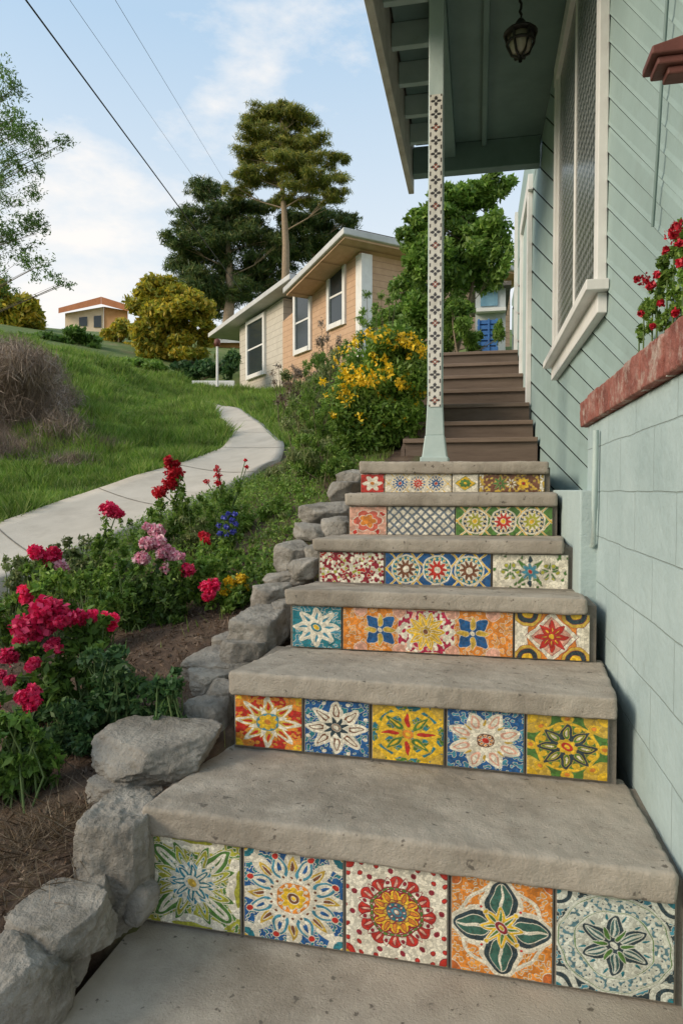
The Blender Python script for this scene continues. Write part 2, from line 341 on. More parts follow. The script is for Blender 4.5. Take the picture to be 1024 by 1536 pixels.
# tiles
red=(.50,.03,.02);ora=(.70,.24,.035);yel=(.78,.49,.03);tea=(.02,.19,.24);blu=(.015,.10,.28);gre=(.08,.20,.04);cre=(.76,.71,.58);drk=(.025,.05,.065);mar=(.26,.018,.035);oli=(.38,.38,.045);gold=(.6,.40,.06);bro=(.18,.07,.035);pin=(.7,.38,.28);lb=(.06,.26,.36)
def render(L,n,asp,seed,nc=15,out=cre,bgc=cre,crack=.06):
    r_=np.random.default_rng(seed); nu=int(n*asp); 
    U,V=np.meshgrid(np.linspace(-asp,asp,nu),np.linspace(-1,1,n))
    u=U+.018*np.sin(7*V+seed)+.012*np.sin(17*V+3*U); v=V+.018*np.sin(6*U+seed*2)+.012*np.sin(15*U+2*V)
    gx=(U/asp*.5+.5)*nc*asp; gy=(V*.5+.5)*nc; ix=np.floor(gx).astype(int); iy=np.floor(gy).astype(int)
    JX=r_.random((nc+4,int(nc*asp)+6)); JY=r_.random(JX.shape); CV=r_.random(JX.shape)
    d1=np.full(U.shape,9.);d2=d1.copy();cid=np.zeros(U.shape)
    for a in(-1,0,1):
        for b in(-1,0,1):
            jx=ix+a+1;jy=iy+b+1; jx=np.clip(jx,0,JX.shape[1]-1); jy=np.clip(jy,0,JX.shape[0]-1)
            d=np.hypot(ix+a+JX[jy,jx]-gx,iy+b+JY[jy,jx]-gy); nw=d<d1
            d2=np.where(nw,d1,np.minimum(d2,d)); cid=np.where(nw,CV[jy,jx],cid); d1=np.where(nw,d,d1)
    ids=np.zeros(U.shape,int); cols=[np.array(bgc)]
    for l in L:
        k=l[0]; cx,cy,sc=(l[-1] if k.endswith('@') else (0,0,1))
        uu=(u-cx)/sc; vv=(v-cy)/sc; R=np.hypot(uu,vv); TH=np.arctan2(vv,uu); k=k.rstrip('@')
        if k=='c': mk=R<l[1]; col=l[2]
        elif k=='ring': mk=(R>l[1])&(R<l[2]); col=l[3]
        elif k=='rs': mk=(R>l[1])&(R<l[2])&(cid>l[3])&(cid<l[4]); col=l[5]
        elif k=='bs': mk=(np.abs(uu)<l[1])&(np.abs(vv)<l[2])&(cid>l[3])&(cid<l[4]); col=l[5]
        elif k=='p':
            n_,rc,a_,b_2,ph,col=l[1:7]; t=(TH-ph+math.pi/n_)%(2*math.pi/n_)-math.pi/n_
            px=R*np.cos(t)-rc; py=R*np.sin(t); w=b_2*(1-.35*px/a_); mk=(px/a_)**2+(py/np.maximum(w,1e-3))**2<1
        elif k=='s':
            n_,r0,r1,ph,col=l[1:6]; t=np.abs(((TH-ph)/(2*math.pi/n_)+.5)%1-.5)*2; mk=R<r0*t+r1*(1-t)
        elif k=='sc':
            n_,r0,am,ph,col=l[1:6]; mk=R<r0+am*np.abs(np.cos(n_*(TH-ph)/2))
        elif k=='k': mk=np.hypot(np.abs(uu)-1,np.abs(vv)-1)<l[1]; col=l[2]
        elif k=='d':
            n_,rc,rad,ph,col=l[1:6]; t=(TH-ph+math.pi/n_)%(2*math.pi/n_)-math.pi/n_; mk=np.hypot(R*np.cos(t)-rc,R*np.sin(t))<rad
        elif k=='lat': f,w,col=l[1:4]; mk=(np.abs(((uu+vv)*f)%1-.5)<w)|(np.abs(((uu-vv)*f)%1-.5)<w)
        elif k=='sq': mk=(np.abs(uu)+np.abs(vv))<l[1]; col=l[2]
        elif k=='bx': mk=(np.abs(uu)<l[1])&(np.abs(vv)<l[2]); col=l[3]
        elif k=='spk': mk=(cid>l[1])&(cid<l[2]); col=l[3]
        cols.append(np.array(col)); ids[mk]=len(cols)-1
    C=np.array(cols)[ids]
    e=np.zeros(ids.shape,bool); e[:-1]|=ids[:-1]!=ids[1:]; e[:,:-1]|=ids[:,:-1]!=ids[:,1:]
    e2=e.copy()
    if n>180: e2[1:]|=e[:-1]
    C=C*(.70+.54*((cid*7.3)%1))[...,None]
    C[e2]=np.array(out)*.95
    cr=(d2-d1)<crack; C[cr]=C[cr]*.5+np.array((.30,.26,.2))*.22
    H=np.where(e2|cr,-.0004,0.)
    bd=(np.abs(V)>.968)|(np.abs(U)>asp-.032); C[bd]=np.array((.24,.21,.17)); H[bd]=-.003
    return C,H
D={}
pi=math.pi
D['a1']=([('bx',1,1,oli),('spk',.0,.3,gre),('p',4,.98,.26,.62,0,cre),('p',4,.98,.1,.4,0,oli),('p',8,.72,.22,.09,pi/8,gre),('p',4,.68,.44,.2,pi/4,gre),('p',4,.72,.3,.09,pi/4,cre),('p',4,.72,.2,.03,pi/4,gre),('p',8,.5,.34,.1,pi/8,oli),('p',16,.5,.18,.04,0,tea),('s',16,.36,.6,0,gre),('sc',8,.34,.14,0,lb),('p',16,.36,.16,.045,0,cre),('p',8,.26,.17,.07,0,tea),('p',8,.26,.1,.02,0,cre),('ring',.12,.16,cre),('c',.1,gold)],cre)
D['a2']=([('bx',1,1,blu),('spk',0,.35,tea),('k',.34,cre),('k',.24,tea),('k',.1,yel),('s',8,.40,1.2,0,cre),('s',8,.3,.95,0,gold),('s',8,.22,.7,0,cre),('p',8,.7,.12,.04,0,bro),('p',8,.68,.26,.15,pi/8,lb),('p',8,.68,.18,.09,pi/8,cre),('p',8,.68,.12,.04,pi/8,blu),('d',8,.92,.07,pi/8,red),('s',16,.36,.6,0,cre),('d',16,.45,.035,0,bro),('c',.34,ora),('d',12,.28,.03,0,cre),('sc',8,.2,.06,0,yel),('c',.12,bro),('c',.05,yel)],cre)
D['a3']=([('d',16,1.02,.045,0,red),('d',20,1.16,.045,0,red),('d',12,.86,.05,.13,mar),('k',.2,red),('k',.08,yel),('sc',12,.62,.14,0,red),('p',12,.58,.15,.07,.26,cre),('d',12,.62,.035,.26,mar),('p',12,.62,.1,.03,0,pin),('ring',.46,.52,gre),('d',24,.49,.018,0,cre),('sc',12,.38,.08,0,yel),('p',12,.34,.1,.04,0,ora),('d',12,.38,.02,.26,red),('sc',10,.2,.07,0,gold),('c',.2,tea),('d',8,.15,.025,0,cre),('c',.11,lb),('c',.05,cre)],mar)
D['a4']=([('bx',1,1,ora),('spk',0,.35,(.74,.32,.06)),('k',.22,(.55,.14,.03)),('ring',.80,.86,cre),('p',4,.56,.46,.40,pi/2,cre),('p',4,.57,.39,.31,pi/2,drk),('p',4,.57,.33,.2,pi/2,(.04,.13,.10)),('p',4,.57,.34,.025,pi/2,cre),('sq',.34,cre),('p',8,.24,.20,.085,0,yel),('p',8,.22,.14,.03,0,gre),('d',4,.42,.05,pi/4,yel),('d',4,.56,.035,pi/4,red),('c',.12,mar),('c',.05,yel)],cre)
sil=(.62,.64,.56)
D['a5']=([('bx',1,1,drk),('spk',0,.3,lb),('k',.42,sil),('k',.33,drk),('k',.24,sil),('k',.14,tea),('c',.98,sil),('rs',.66,.93,0,.42,(.10,.21,.25)),('ring',.92,.945,gre),('d',24,.79,.05,0,sil),('d',24,.79,.022,0,drk),('ring',.645,.67,gre),('c',.64,sil),('p',12,.55,.07,.03,pi/12,tea),('p',6,.33,.29,.15,pi/6,drk),('p',6,.36,.2,.07,pi/6,(.05,.13,.13)),('p',6,.36,.2,.015,pi/6,sil),('p',6,.24,.14,.04,0,gre),('c',.06,sil)],sil)
D['b1']=([('bx',1,1,red),('k',.5,ora),('k',.3,yel),('spk',.0,.25,ora),('s',8,.36,1.05,0,cre),('s',8,.2,.8,0,gold),('s',8,.22,.62,pi/8,cre),('p',8,.6,.16,.05,0,red),('c',.34,lb),('sc',8,.22,.08,0,yel),('c',.1,ora)],gold)
D['b2']=([('bx',1,1,blu),('spk',0,.3,tea),('d',8,.95,.06,pi/8,cre),('p',8,.58,.38,.2,0,cre),('p',8,.6,.26,.1,0,bro),('p',8,.62,.18,.05,0,cre),('sc',8,.3,.1,0,cre),('p',8,.22,.18,.07,.4,drk),('ring',.1,.14,bro),('c',.07,cre)],cre)
D['b3']=([('bx',1,1,tea),('spk',.0,.35,gre),('k',.4,gold),('ring',.66,.82,yel),('d',16,.74,.03,0,red),('lat',1.1,.11,yel),('ring',.3,.4,gold),('p',4,.5,.4,.14,0,yel),('p',4,.5,.26,.07,0,red),('p',4,.5,.3,.1,pi/4,gre),('p',4,.5,.18,.03,pi/4,yel),('c',.16,ora),('c',.07,yel)],gold)
D['b4']=([('bx',1,1,blu),('spk',0,.3,lb),('p',8,.62,.36,.22,pi/8,cre),('p',8,.66,.25,.11,pi/8,pin),('p',8,.66,.16,.05,pi/8,cre),('p',8,.6,.12,.04,0,gold),('sc',12,.34,.08,0,cre),('c',.24,bro),('d',8,.16,.04,0,ora),('c',.1,red)],cre)
D['b5']=([('bx',1,1,gre),('k',.62,gold),('k',.3,yel),('d',8,.9,.15,0,yel),('d',8,.9,.07,0,ora),('ring',.7,.78,yel),('p',8,.45,.3,.15,0,drk),('p',8,.45,.2,.07,0,gre),('p',8,.45,.12,.03,0,cre),('d',8,.62,.09,pi/8,yel),('sc',8,.2,.05,0,yel),('c',.14,red),('c',.06,yel)],gold)
D['c1']=([('bx',1,1,tea),('spk',0,.3,lb),('p',8,.55,.4,.2,0,cre),('p',4,.75,.2,.14,pi/4,cre),('p',8,.55,.2,.06,0,lb),('c',.22,tea),('c',.12,yel)],cre)
D['c3']=([('bx',1,1,ora),('k',.6,gold),('k',.45,drk),('k',.25,yel),('sq',1.1,cre),('sq',.85,pin),('p',8,.4,.32,.12,0,red),('p',8,.3,.12,.03,0,yel),('c',.12,yel)],mar)
D['d1']=([('spk',.0,.45,mar),('spk',.45,.55,red),('spk',.55,.65,oli)],cre)
D['d3']=([('spk',.0,.1,gre),('p',4,.6,.35,.12,pi/4,gre),('p',8,.32,.22,.1,0,lb),('p',4,.7,.2,.12,0,drk),('c',.12,red),('d@',6,.4,.12,0,oli,(1.1,0,1)),('d@',6,.4,.12,0,oli,(-1.1,0,1)),('p@',5,.3,.2,.06,.3,gre,(1.1,0,1)),('p@',5,.3,.2,.06,.3,gre,(-1.1,0,1))],(.4,.38,.3))
def longc():
    crim=(.42,.02,.07)
    L=[('bx',9,9,ora),('spk',0,.3,(.72,.34,.1)),('bx@',1.28,.95,crim,(0,0,1)),('bs@',1.28,.95,0,.3,cre,(0,0,1)),('bs@',1.28,.95,.3,.42,pin,(0,0,1))]
    for cx in(-.98,.98): L+=[('sc@',4,.2,.16,0,cre,(cx,.0,1)),('c@',.1,crim,(cx,0,1))]
    for cx in(-2.1,2.1): L+=[('k@',.35,pin,(cx,0,.9)),('p@',4,.45,.42,.28,pi/4,blu,(cx,0,1)),('p@',4,.45,.3,.12,0,gold,(cx,0,1)),('c@',.1,cre,(cx,0,1))]
    L+=[('c@',.66,(.30,.32,.12),(0,0,1)),('p@',10,.5,.40,.17,0,yel,(0,0,1)),('p@',10,.5,.25,.05,0,gold,(0,0,1)),('sc@',8,.2,.08,0,gold,(0,0,1)),('c@',.12,bro,(0,0,1))]
    return (L,cre)
def threec(c0,rc,mcol,bg):
    L=[('bx',9,9,bg),('lat',.8,.06,yel)]
    for cx,cc in((-1.9,c0),(0,red),(1.9,c0)):
        L+=[('c@',.88,cre,(cx,0,1)),('ring@',.56,.8,mcol,(cx,0,1)),('d@',14,.68,.07,0,yel,(cx,0,1)),('p@',10,.4,.25,.1,0,cc,(cx,0,1)),('c@',.18,rc,(cx,0,1))]
    return (L,cre)
D['c2']=longc(); D['d2']=threec(bro,cre,tea,blu)
D['e1']=([('bx',1,1,pin),('spk',0,.2,red),('sc',6,.6,.2,0,(.6,.12,.08)),('sc',5,.3,.2,0,ora)],cre)
D['e2']=([('lat',1.6,.14,(.12,.16,.2)),],(.3,.3,.3))
D['e3']=threec(oli,yel,drk,gre)
D['f1']=([('bx',1,1,red),('p',6,.5,.35,.2,0,cre),('c',.2,ora)],cre)
D['f2']=threec(blu,red,blu,cre)
D['f3']=([('sq',.8,yel),('sc',8,.3,.15,0,gre),('c',.15,yel)],gre)
D['f4']=([('bx',3,3,bro),('spk',0,.4,gold),('sc@',8,.5,.2,0,yel,(1.3,0,1)),('c@',.2,red,(1.3,0,1)),('p@',8,.5,.35,.12,0,gre,(-1.2,0,1)),('p@',8,.4,.2,.1,.4,cre,(0,0,1))],(.3,.22,.1))
TR_=[[('a1',218,362),('a2',365,516),('a3',517,672),('a4',675,829),('a5',831,1012)],
 [('b1',352,454),('b2',456,554),('b3',557,666),('b4',669,786),('b5',788,912)],
 [('c1',438,512),('c2',514,769),('c3',771,884)],
 [('d1',479,576),('d2',577,736),('d3',738,852)],
 [('e1',524,580),('e2',581,682),('e3',683,828)],
 [('f1',541,576),('f2',577,677),('f3',678,717),('f4',718,816)]]
RES=[250,170,120,80,60,48]
sd=3
for ri,row in enumerate(TR_):
    rl,rr,Yr,zl,zr,RL,RR=rows[ri]
    for (k,x0,x1) in row:
        f0=(x0-rl[0])/(rr[0]-rl[0]); f1=(x1-rl[0])/(rr[0]-rl[0]); Yt=Yr-.012+random.uniform(-.002,.002)
        b0=PY(x0,rl[1]+(rr[1]-rl[1])*f0,Yt); b1=PY(x1,rl[1]+(rr[1]-rl[1])*f1,Yt)
        t0=b0.copy(); t0[2]=zl+(zr-zl)*f0; t1=b1.copy(); t1[2]=zl+(zr-zl)*f1
        w=b1[0]-b0[0]; h=t0[2]-b0[2]; asp=max(.7,w/h); ncc=[34,24,16,12,10,8][ri]
        if asp<1.5: C,H=render(D[k][0],RES[ri],1.0,sd,nc=ncc,out=D[k][1])
        else: C,H=render(D[k][0],RES[ri],asp,sd,nc=ncc,out=D[k][1])
        sd+=1
        colgrid('mosaic_tile',b0,b1,t0,t1,C,M['tile'],ST,disp=H)
# ---------------- green house
H_=thing('green_house',(.9,4,-1.1),'pale green wooden house with porch roof and white window','house')
XS=.53
Yend=9.7
import bmesh
bm=bmesh.new()
SP=42
for k in range(-32,28):
    y9=300+SP*k; s=1.0
    def ln(x,yy): return PX(x,yy+s*(x-900),XS)
    xA,xB=1500,768
    a0,a1=ln(xA,y9),ln(xB,y9); b0,b1=ln(xA,y9+SP*.90),ln(xB,y9+SP*.90); c0,c1=ln(xA,y9+SP),ln(xB,y9+SP)
    def v(p,dx): return bm.verts.new((XS+dx,p[1],p[2]))
    t0,t1,u0,u1=v(a0,-.006),v(a1,-.006),v(b0,-.012),v(b1,-.012); w0,w1,x0_,x1_=v(b0,.004),v(b1,.004),v(c0,.004),v(c1,.004); y0_,y1_=v(c0,-.006),v(c1,-.006)
    bm.faces.new([t0,t1,u1,u0]); 
    for q in ([u0,u1,w1,w0],[w0,w1,x1_,x0_],[x0_,x1_,y1_,y0_]):
        f=bm.faces.new(q); f.material_index=1
for co,no in (((0,0,3.0),(0,0,1)),((0,0,-.05),(0,0,-1))):
    bmesh.ops.bisect_plane(bm,geom=bm.verts[:]+bm.edges[:]+bm.faces[:],plane_co=co,plane_no=no,clear_outer=True)
me=bpy.data.meshes.new('siding'); me.materials.append(M['siding']); me.materials.append(M['gap']); bm.to_mesh(me); bm.free(); link(bpy.data.objects.new('siding',me),H_)
boxes('wall',[(XS+.008,XS+.25,.55,Yend,-1.3,3.0),(XS-.012,XS+.25,6.3,Yend,3.0,3.75)],M['siding'],H_)
box('foundation',.385,XS+.005,2.72,Yend,-1.3,.0,M['wallp'],H_,.006)
wl=PX(843,105,XS); wr=PX(913,430,XS); Y0,Y1=wr[1],wl[1]; zs=wr[2]+.02; zh=wl[2]
win=box('window',XS-.024,XS-.02,Y0+.05,Y1-.05,zs,zh-.05,M['lace'],H_)
tw=.08
def addsub(name,L,mat,par,bev=.004):
    o=boxes(name,L,mat,None,bev); o.parent=par; return o
addsub('frame',[(XS-.05,XS-.01,Y0,Y0+tw,zs,zh),(XS-.05,XS-.01,Y1-tw,Y1,zs,zh),(XS-.052,XS-.01,Y0-.02,Y1+.02,zh-.1,zh+.02),
 (XS-.032,XS-.015,Y0+tw,Y0+tw+.04,zs,zh-.1),(XS-.032,XS-.015,Y1-tw-.04,Y1-tw,zs,zh-.1),(XS-.031,XS-.014,(Y0+Y1)/2-.02,(Y0+Y1)/2+.02,zs,zh-.1),(XS-.036,XS-.012,Y0+tw+.04,Y1-tw-.04,zs,zs+.06)],M['white'],win)
addsub('sill',[(XS-.10,XS-.01,Y0-.06,Y1+.06,zs-.045,zs-.001),(XS-.05,XS-.01,Y0-.02,Y1+.02,zs-.13,zs-.046)],M['white'],win)
dr=box('door',XS-.026,XS-.02,7.2,8.2,.75,2.95,M['pale'],H_)
addsub('casing',[(XS-.055,XS-.01,7.05,7.2,.7,3.05),(XS-.055,XS-.01,8.2,8.35,.9,3.05),(XS-.057,XS-.01,7.0,8.4,2.95,3.1)],M['white'],dr)
boxes('corner_trim',[(XS-.05,XS+.03,Yend-.12,Yend+.02,1.5,3.75)],M['white'],H_)
XF=-.575; XB=-.25; ZC=3.02; YE=6.2
PR=box('porch_roof',XF-.05,1.0,.7,YE+.06,ZC+.12,ZC+.2,M['roof'],H_)
addsub('ceiling',[(XB,XS+.3,.7,YE,ZC,ZC+.118),(XF+.02,XB,.7,YE,ZC+.06,ZC+.117)],M['green'],PR,0)
addsub('fascia',[(XF-.05,XF,.7,YE+.06,ZC-.34,ZC+.117),(XF-.075,XF-.052,.7,YE+.06,ZC-.12,ZC+.12)],M['fascia'],PR,.006)
addsub('beam',[(XB-.05,XB+.05,.7,YE-.12,ZC-.13,ZC-.002),(XF+.003,XS-.02,YE-.11,YE,ZC-.24,ZC-.003),(.02,.06,.7,YE-.12,ZC-.06,ZC-.002)],M['green'],PR,.006)
for y in np.arange(1.2,6.1,.42): addsub('rafter_tail',[(XF+.003,XB-.052,y,y+.05,ZC-.1,ZC+.058)],M['pale'],PR,.004)
pb=PY(652,690,4.0); px_=pb[0]; zl=.155
POST=box('porch_post',px_-.043,px_+.043,3.96,4.05,zl+.12,ZC-.13,M['pale'],H_,.006)
b0=bx(px_-.075,px_+.075,3.92,4.09,zl,zl+.12)
b0=b0[:4]+[(px_-.055,3.945,zl+.16),(px_+.055,3.945,zl+.16),(px_+.055,4.065,zl+.16),(px_-.055,4.065,zl+.16)]
o=hexa('post_base',b0,M['pale'],None,.006); o.parent=POST
o=boxes('post_plinth',[(px_-.08,px_+.08,3.91,4.1,zl-.01,zl+.035)],M['pale'],None,.006); o.parent=POST
o=hexa('post_collar',bx(px_-.052,px_+.052,3.95,4.06,zl+.16,zl+.30)[:4]+[(px_-.043,3.96,zl+.36),(px_+.043,3.96,zl+.36),(px_+.043,4.05,zl+.36),(px_-.043,4.05,zl+.36)],M['pale'],None,.004); o.parent=POST
zt=PY(645,142,3.95)[2]; zb=PY(650,610,3.95)[2]
nmot=24; nu=19; nv=nmot*21
U,Vv=np.meshgrid(np.linspace(-1,1,nu),np.linspace(0,nmot,nv)); fv=(Vv%1-.5)*2.2; R=np.hypot(U,fv); TH=np.arctan2(fv,U)
mk=((R<.28+.55*np.abs(np.cos(2*(TH)))**1.5)&(R>.16)&(np.abs(U)<.82))|((np.abs(np.abs(U)-.8)<.13)&(np.abs(fv)>.75))
C=np.where(mk[...,None],np.array((.05,.045,.045)),np.array((.68,.66,.60))); mk2=mk&((Vv.astype(int)%3)==0)&(R<.45); C[mk2]=(.25,.07,.04)
colgrid('lace_panel',(px_-.036,3.953,zb),(px_+.036,3.953,zb),(px_-.036,3.953,zt),(px_+.036,3.953,zt),C,M['tile'],None).parent=POST
lp=W(780,60,4.0); LT=thing('hanging_lantern',(lp[0],lp[1],ZC),'black iron lantern hanging from the porch ceiling','lantern')
c=(lp[0],lp[1],lp[2])
lathe('cap',[(.0,.13),(.015,.12),(.03,.10),(.035,.085),(.085,.05),(.10,.035),(.095,.03),(.0,.03)],c,M['metal'],LT)
lathe('lamp_glass',[(.0,.03),(.06,.028),(.066,-.03),(.045,-.08),(.0,-.085)],c,M['lglass'],LT)
L=[]
for j in range(6):
    q=j*math.pi/3; L.append(([(c[0]+math.cos(q)*r,c[1]+math.sin(q)*r,c[2]+z) for r,z in((.085,.03),(.075,-.03),(.05,-.085),(.01,-.1))],.008))
L.append(([(c[0]+.078*math.cos(q),c[1]+.078*math.sin(q),c[2]-.02) for q in np.linspace(0,2*math.pi,17)],.008))
L.append(([(c[0],c[1],c[2]-.09),(c[0],c[1],c[2]-.125)],.012))
tubes('cage',L,M['metal'],LT)
tubes('chain',[([(c[0]+.006*math.sin(i*2.2),c[1]+.006*math.cos(i*2.2),c[2]+.12+(ZC-c[2]-.12)*i/12) for i in range(13)],.008)],M['metal'],LT)
PW=thing('planter_wall',(.46,2,-1.2),'pale green painted block planter wall with red brick cap','wall')
XW=.447
m,nt,b,o=newmat('painted_concrete_block'); tc=nt.nodes.new('ShaderNodeTexCoord'); sx=nt.nodes.new('ShaderNodeSeparateXYZ'); nt.links.new(tc.outputs['Object'],sx.inputs[0])
cb=nt.nodes.new('ShaderNodeCombineXYZ'); nt.links.new(sx.outputs[1],cb.inputs[0]); nt.links.new(sx.outputs[2],cb.inputs[1])
br=nt.nodes.new('ShaderNodeTexBrick'); br.inputs['Scale'].default_value=1; br.inputs['Brick Width'].default_value=.42; br.inputs['Row Height'].default_value=.17; br.inputs['Mortar Size'].default_value=.0032; br.inputs['Mortar Smooth'].default_value=.6
nv_=nz(nt,5,3,.5,tc.outputs['Object']); vm=nt.nodes.new('ShaderNodeVectorMath'); vm.operation='MULTIPLY_ADD'; vm.inputs[1].default_value=(.012,.012,0); nt.links.new(nv_.outputs['Color'],vm.inputs[0]); nt.links.new(cb.outputs[0],vm.inputs[2])
nt.links.new(vm.outputs[0],br.inputs[0]); n=nz(nt,4,8,.65,tc.outputs['Object'])
cc=ramp(nt,n.outputs[0],[(.3,(.33,.425,.425)),(.6,(.41,.51,.51)),(.75,(.46,.55,.545))]).outputs[0]
n6=nz(nt,7,9,.7,tc.outputs['Object']); r6=ramp(nt,n6.outputs[0],[(.58,(0,0,0)),(.75,(.6,.6,.6))]); cc=mixc(nt,r6.outputs[0],cc,(.28,.34,.32))
mr=nt.nodes.new('ShaderNodeMapRange'); mr.inputs[1].default_value=-1.15; mr.inputs[2].default_value=-.8; mr.inputs[3].default_value=1.0; mr.inputs[4].default_value=0; nt.links.new(sx.outputs[2],mr.inputs[0])
mu=nt.nodes.new('ShaderNodeMath'); mu.operation='MULTIPLY'; nt.links.new(mr.outputs[0],mu.inputs[0]); nt.links.new(n.outputs[0],mu.inputs[1]); cc=mixc(nt,mu.outputs[0],cc,(.12,.12,.09))
nt.links.new(mixc(nt,br.outputs['Fac'],cc,(.31,.39,.38)),b.inputs['Base Color']); b.inputs['Roughness'].default_value=.75
ad=nt.nodes.new('ShaderNodeMath'); ad.operation='MULTIPLY_ADD'; ad.inputs[1].default_value=-1.0; nt.links.new(br.outputs['Fac'],ad.inputs[0]); n4=nz(nt,30,6,.6,tc.outputs['Object']); nt.links.new(n4.outputs[0],ad.inputs[2])
bp=nt.nodes.new('ShaderNodeBump'); bp.inputs['Strength'].default_value=.6; bp.inputs['Distance'].default_value=.008; nt.links.new(ad.outputs[0],bp.inputs['Height']); nt.links.new(bp.outputs[0],b.inputs['Normal']); M['block']=m
cz0=PX(868,642,.425)[2]; cz1=PX(868,604,.425)[2]; cy=PX(868,604,.425)[1]
hexa('block_wall',bx(XW,XS-.02,.5,cy-.09,-1.3,cz0),M['block'],PW,.008)
nb=11; yy=np.linspace(.6,cy,nb+1)
o=boxes('brick_cap',[(.425+random.uniform(-.004,.004),XS-.03,yy[i]+.0055,yy[i+1]-.0055,cz0+.001,cz1+random.uniform(-.004,.004)) for i in range(nb)],M['brick'],PW,.005)
wear(o,.004,.005,.02,.006,.06)
box('mortar',.433,XS-.035,.62,cy-.01,cz0+.002,cz1-.008,M['fascia'],PW)
dp=[PX(893,645,.43),PX(892,700,.43),PX(891,760,.43),PX(889,815,.43),PX(880,832,.43),PX(860,832,.40),PX(846,822,.38)]
tag(tubes('drain_pipe',[(dp,.011)],M['pale'],None,8),'pale painted drain pipe running down the block wall','pipe')
c1=[PX(1003,-60,.50),PX(1000,0,.5),PX(990,150,.5),PX(985,240,.5),PX(978,340,.5)]
tag(tubes('wall_cable',[(c1,.005)],M['green'],None,6),'thin green cable hanging down the siding','cable')
a0=PX(962,118,.40); ya=a0[1]
SH=thing('wall_shelf',(XS,a0[1],a0[2]),'small rust red wooden shelf fixed to the siding','shelf')
boxes('shelf_board',[[(.40,ya-.10,a0[2]),(XS-.01,ya-.10,a0[2]),(XS-.01,ya,a0[2]),(.40,ya,a0[2]),(.40,ya-.1,a0[2]+.02),(XS-.01,ya-.1,a0[2]+.05),(XS-.01,ya,a0[2]+.05),(.40,ya,a0[2]+.02)]],M['rust'],SH,.004)
boxes('shelf_moulding',[(.415,XS-.01,ya-.09,ya-.015,a0[2]-.02,a0[2]-.001),(.44,XS-.01,ya-.08,ya-.03,a0[2]-.04,a0[2]-.021)],M['rust'],SH,.004)
# ---------------- wooden stairs
WS=thing('wooden_staircase',(0,6,0),'brown painted wooden stairs rising beside the green house','staircase')
wy=[657,632,606,584,563,545,528]
zp=.15
for k,y in enumerate(wy):
    Y=6.0+.5*k; z=PY(700,y,Y)[2]
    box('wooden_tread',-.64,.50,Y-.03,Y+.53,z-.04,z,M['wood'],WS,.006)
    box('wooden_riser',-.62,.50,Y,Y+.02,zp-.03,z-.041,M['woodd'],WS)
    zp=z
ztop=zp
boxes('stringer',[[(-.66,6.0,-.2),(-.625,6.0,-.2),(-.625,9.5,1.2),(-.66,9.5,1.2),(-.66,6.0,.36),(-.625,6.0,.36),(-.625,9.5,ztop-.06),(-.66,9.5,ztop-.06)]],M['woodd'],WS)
# ---------------- border stones
def stone(px,py,d,w,h,seed,tilt=0):
    c=W(px,py,d); sx_=w*d/1020*.5; sz_=h*d/1020*.5
    bm=bmesh.new(); bmesh.ops.create_icosphere(bm,subdivisions=6 if w>90 else (5 if w>50 else 4),radius=1)
    r=random.Random(seed); rz=Matrix.Rotation(r.uniform(-.35,.35)-.3,3,'Z')@Matrix.Rotation(r.uniform(-.12,.12),3,'Y')@Matrix.Rotation(r.uniform(-.12,.12),3,'X'); of=Vector((seed*3.1,seed*1.7,0))
    pl=[(Vector((r.gauss(0,1),r.gauss(0,1),r.gauss(0,.6))).normalized(),r.uniform(.76,1.0)) for _ in range(9)]
    pl.append((Vector((r.uniform(-.12,.12),r.uniform(-.2,.05),1)).normalized(),.74))
    for v in bm.verts:
        p=v.co.copy()
        q=(abs(p.x)**3.6+abs(p.y)**3.6+abs(p.z)**3.6)**(1/3.6); p=p/q
        for n_,dd in pl:
            e=p.dot(n_)-dd
            if e>0: p-=n_*e*.9
        rg=1-abs(noise.noise(p*3.2+of))*2
        f=1+.07*noise.noise(p*1.7+of)+.04*noise.noise(p*4.5+of)+.025*rg*rg*rg+.022*noise.noise(p*10+of)+.014*noise.noise(p*24+of)+.008*noise.noise(p*50+of)
        p=p*f; p=Vector((p.x*sx_*1.12,p.y*sx_*1.2,p.z*sz_*1.12)); p=rz@p; v.co=p+Vector([float(t) for t in c])
    me=bpy.data.meshes.new('border_stone'); bm.to_mesh(me); bm.free(); me.shade_smooth(); me.materials.append(M['rock'])
    o=bpy.data.objects.new('border_stone',me); link(o); tag(o,'rough grey stone edging the flower bed beside the steps','stone','stones edging the flower bed'); return o
SL=[(22,1480,1.40,120,150),(100,1382,1.54,120,80),(180,1290,1.72,108,190),(244,1122,2.05,150,66),(316,1085,2.28,60,90),(190,1180,1.95,84,44),(352,998,2.62,116,38),(318,1022,2.5,60,44),
 (388,948,2.75,84,70),(348,965,2.8,56,30),(405,893,3.0,52,38),(432,868,3.2,66,26),(444,834,3.35,56,44),(470,798,3.55,50,28),(490,774,3.8,64,44),(515,738,4.1,46,36),(527,716,4.3,40,24),(458,852,3.1,38,32),(140,1345,1.62,56,60),(-60,1490,1.42,140,150),(424,928,2.85,36,60),(506,792,3.5,36,38),(478,834,3.2,34,38),(100,1450,1.5,50,50),(285,1110,2.15,56,56),(338,1045,2.35,46,50),(62,1420,1.47,56,56),(215,1208,1.9,56,50),(262,1162,2.0,46,40),(370,980,2.6,56,44),(130,1400,1.56,44,50),(45,1375,1.55,60,36),(210,1350,1.66,40,60)]
for i,s in enumerate(SL): stone(*s,seed=i+11)
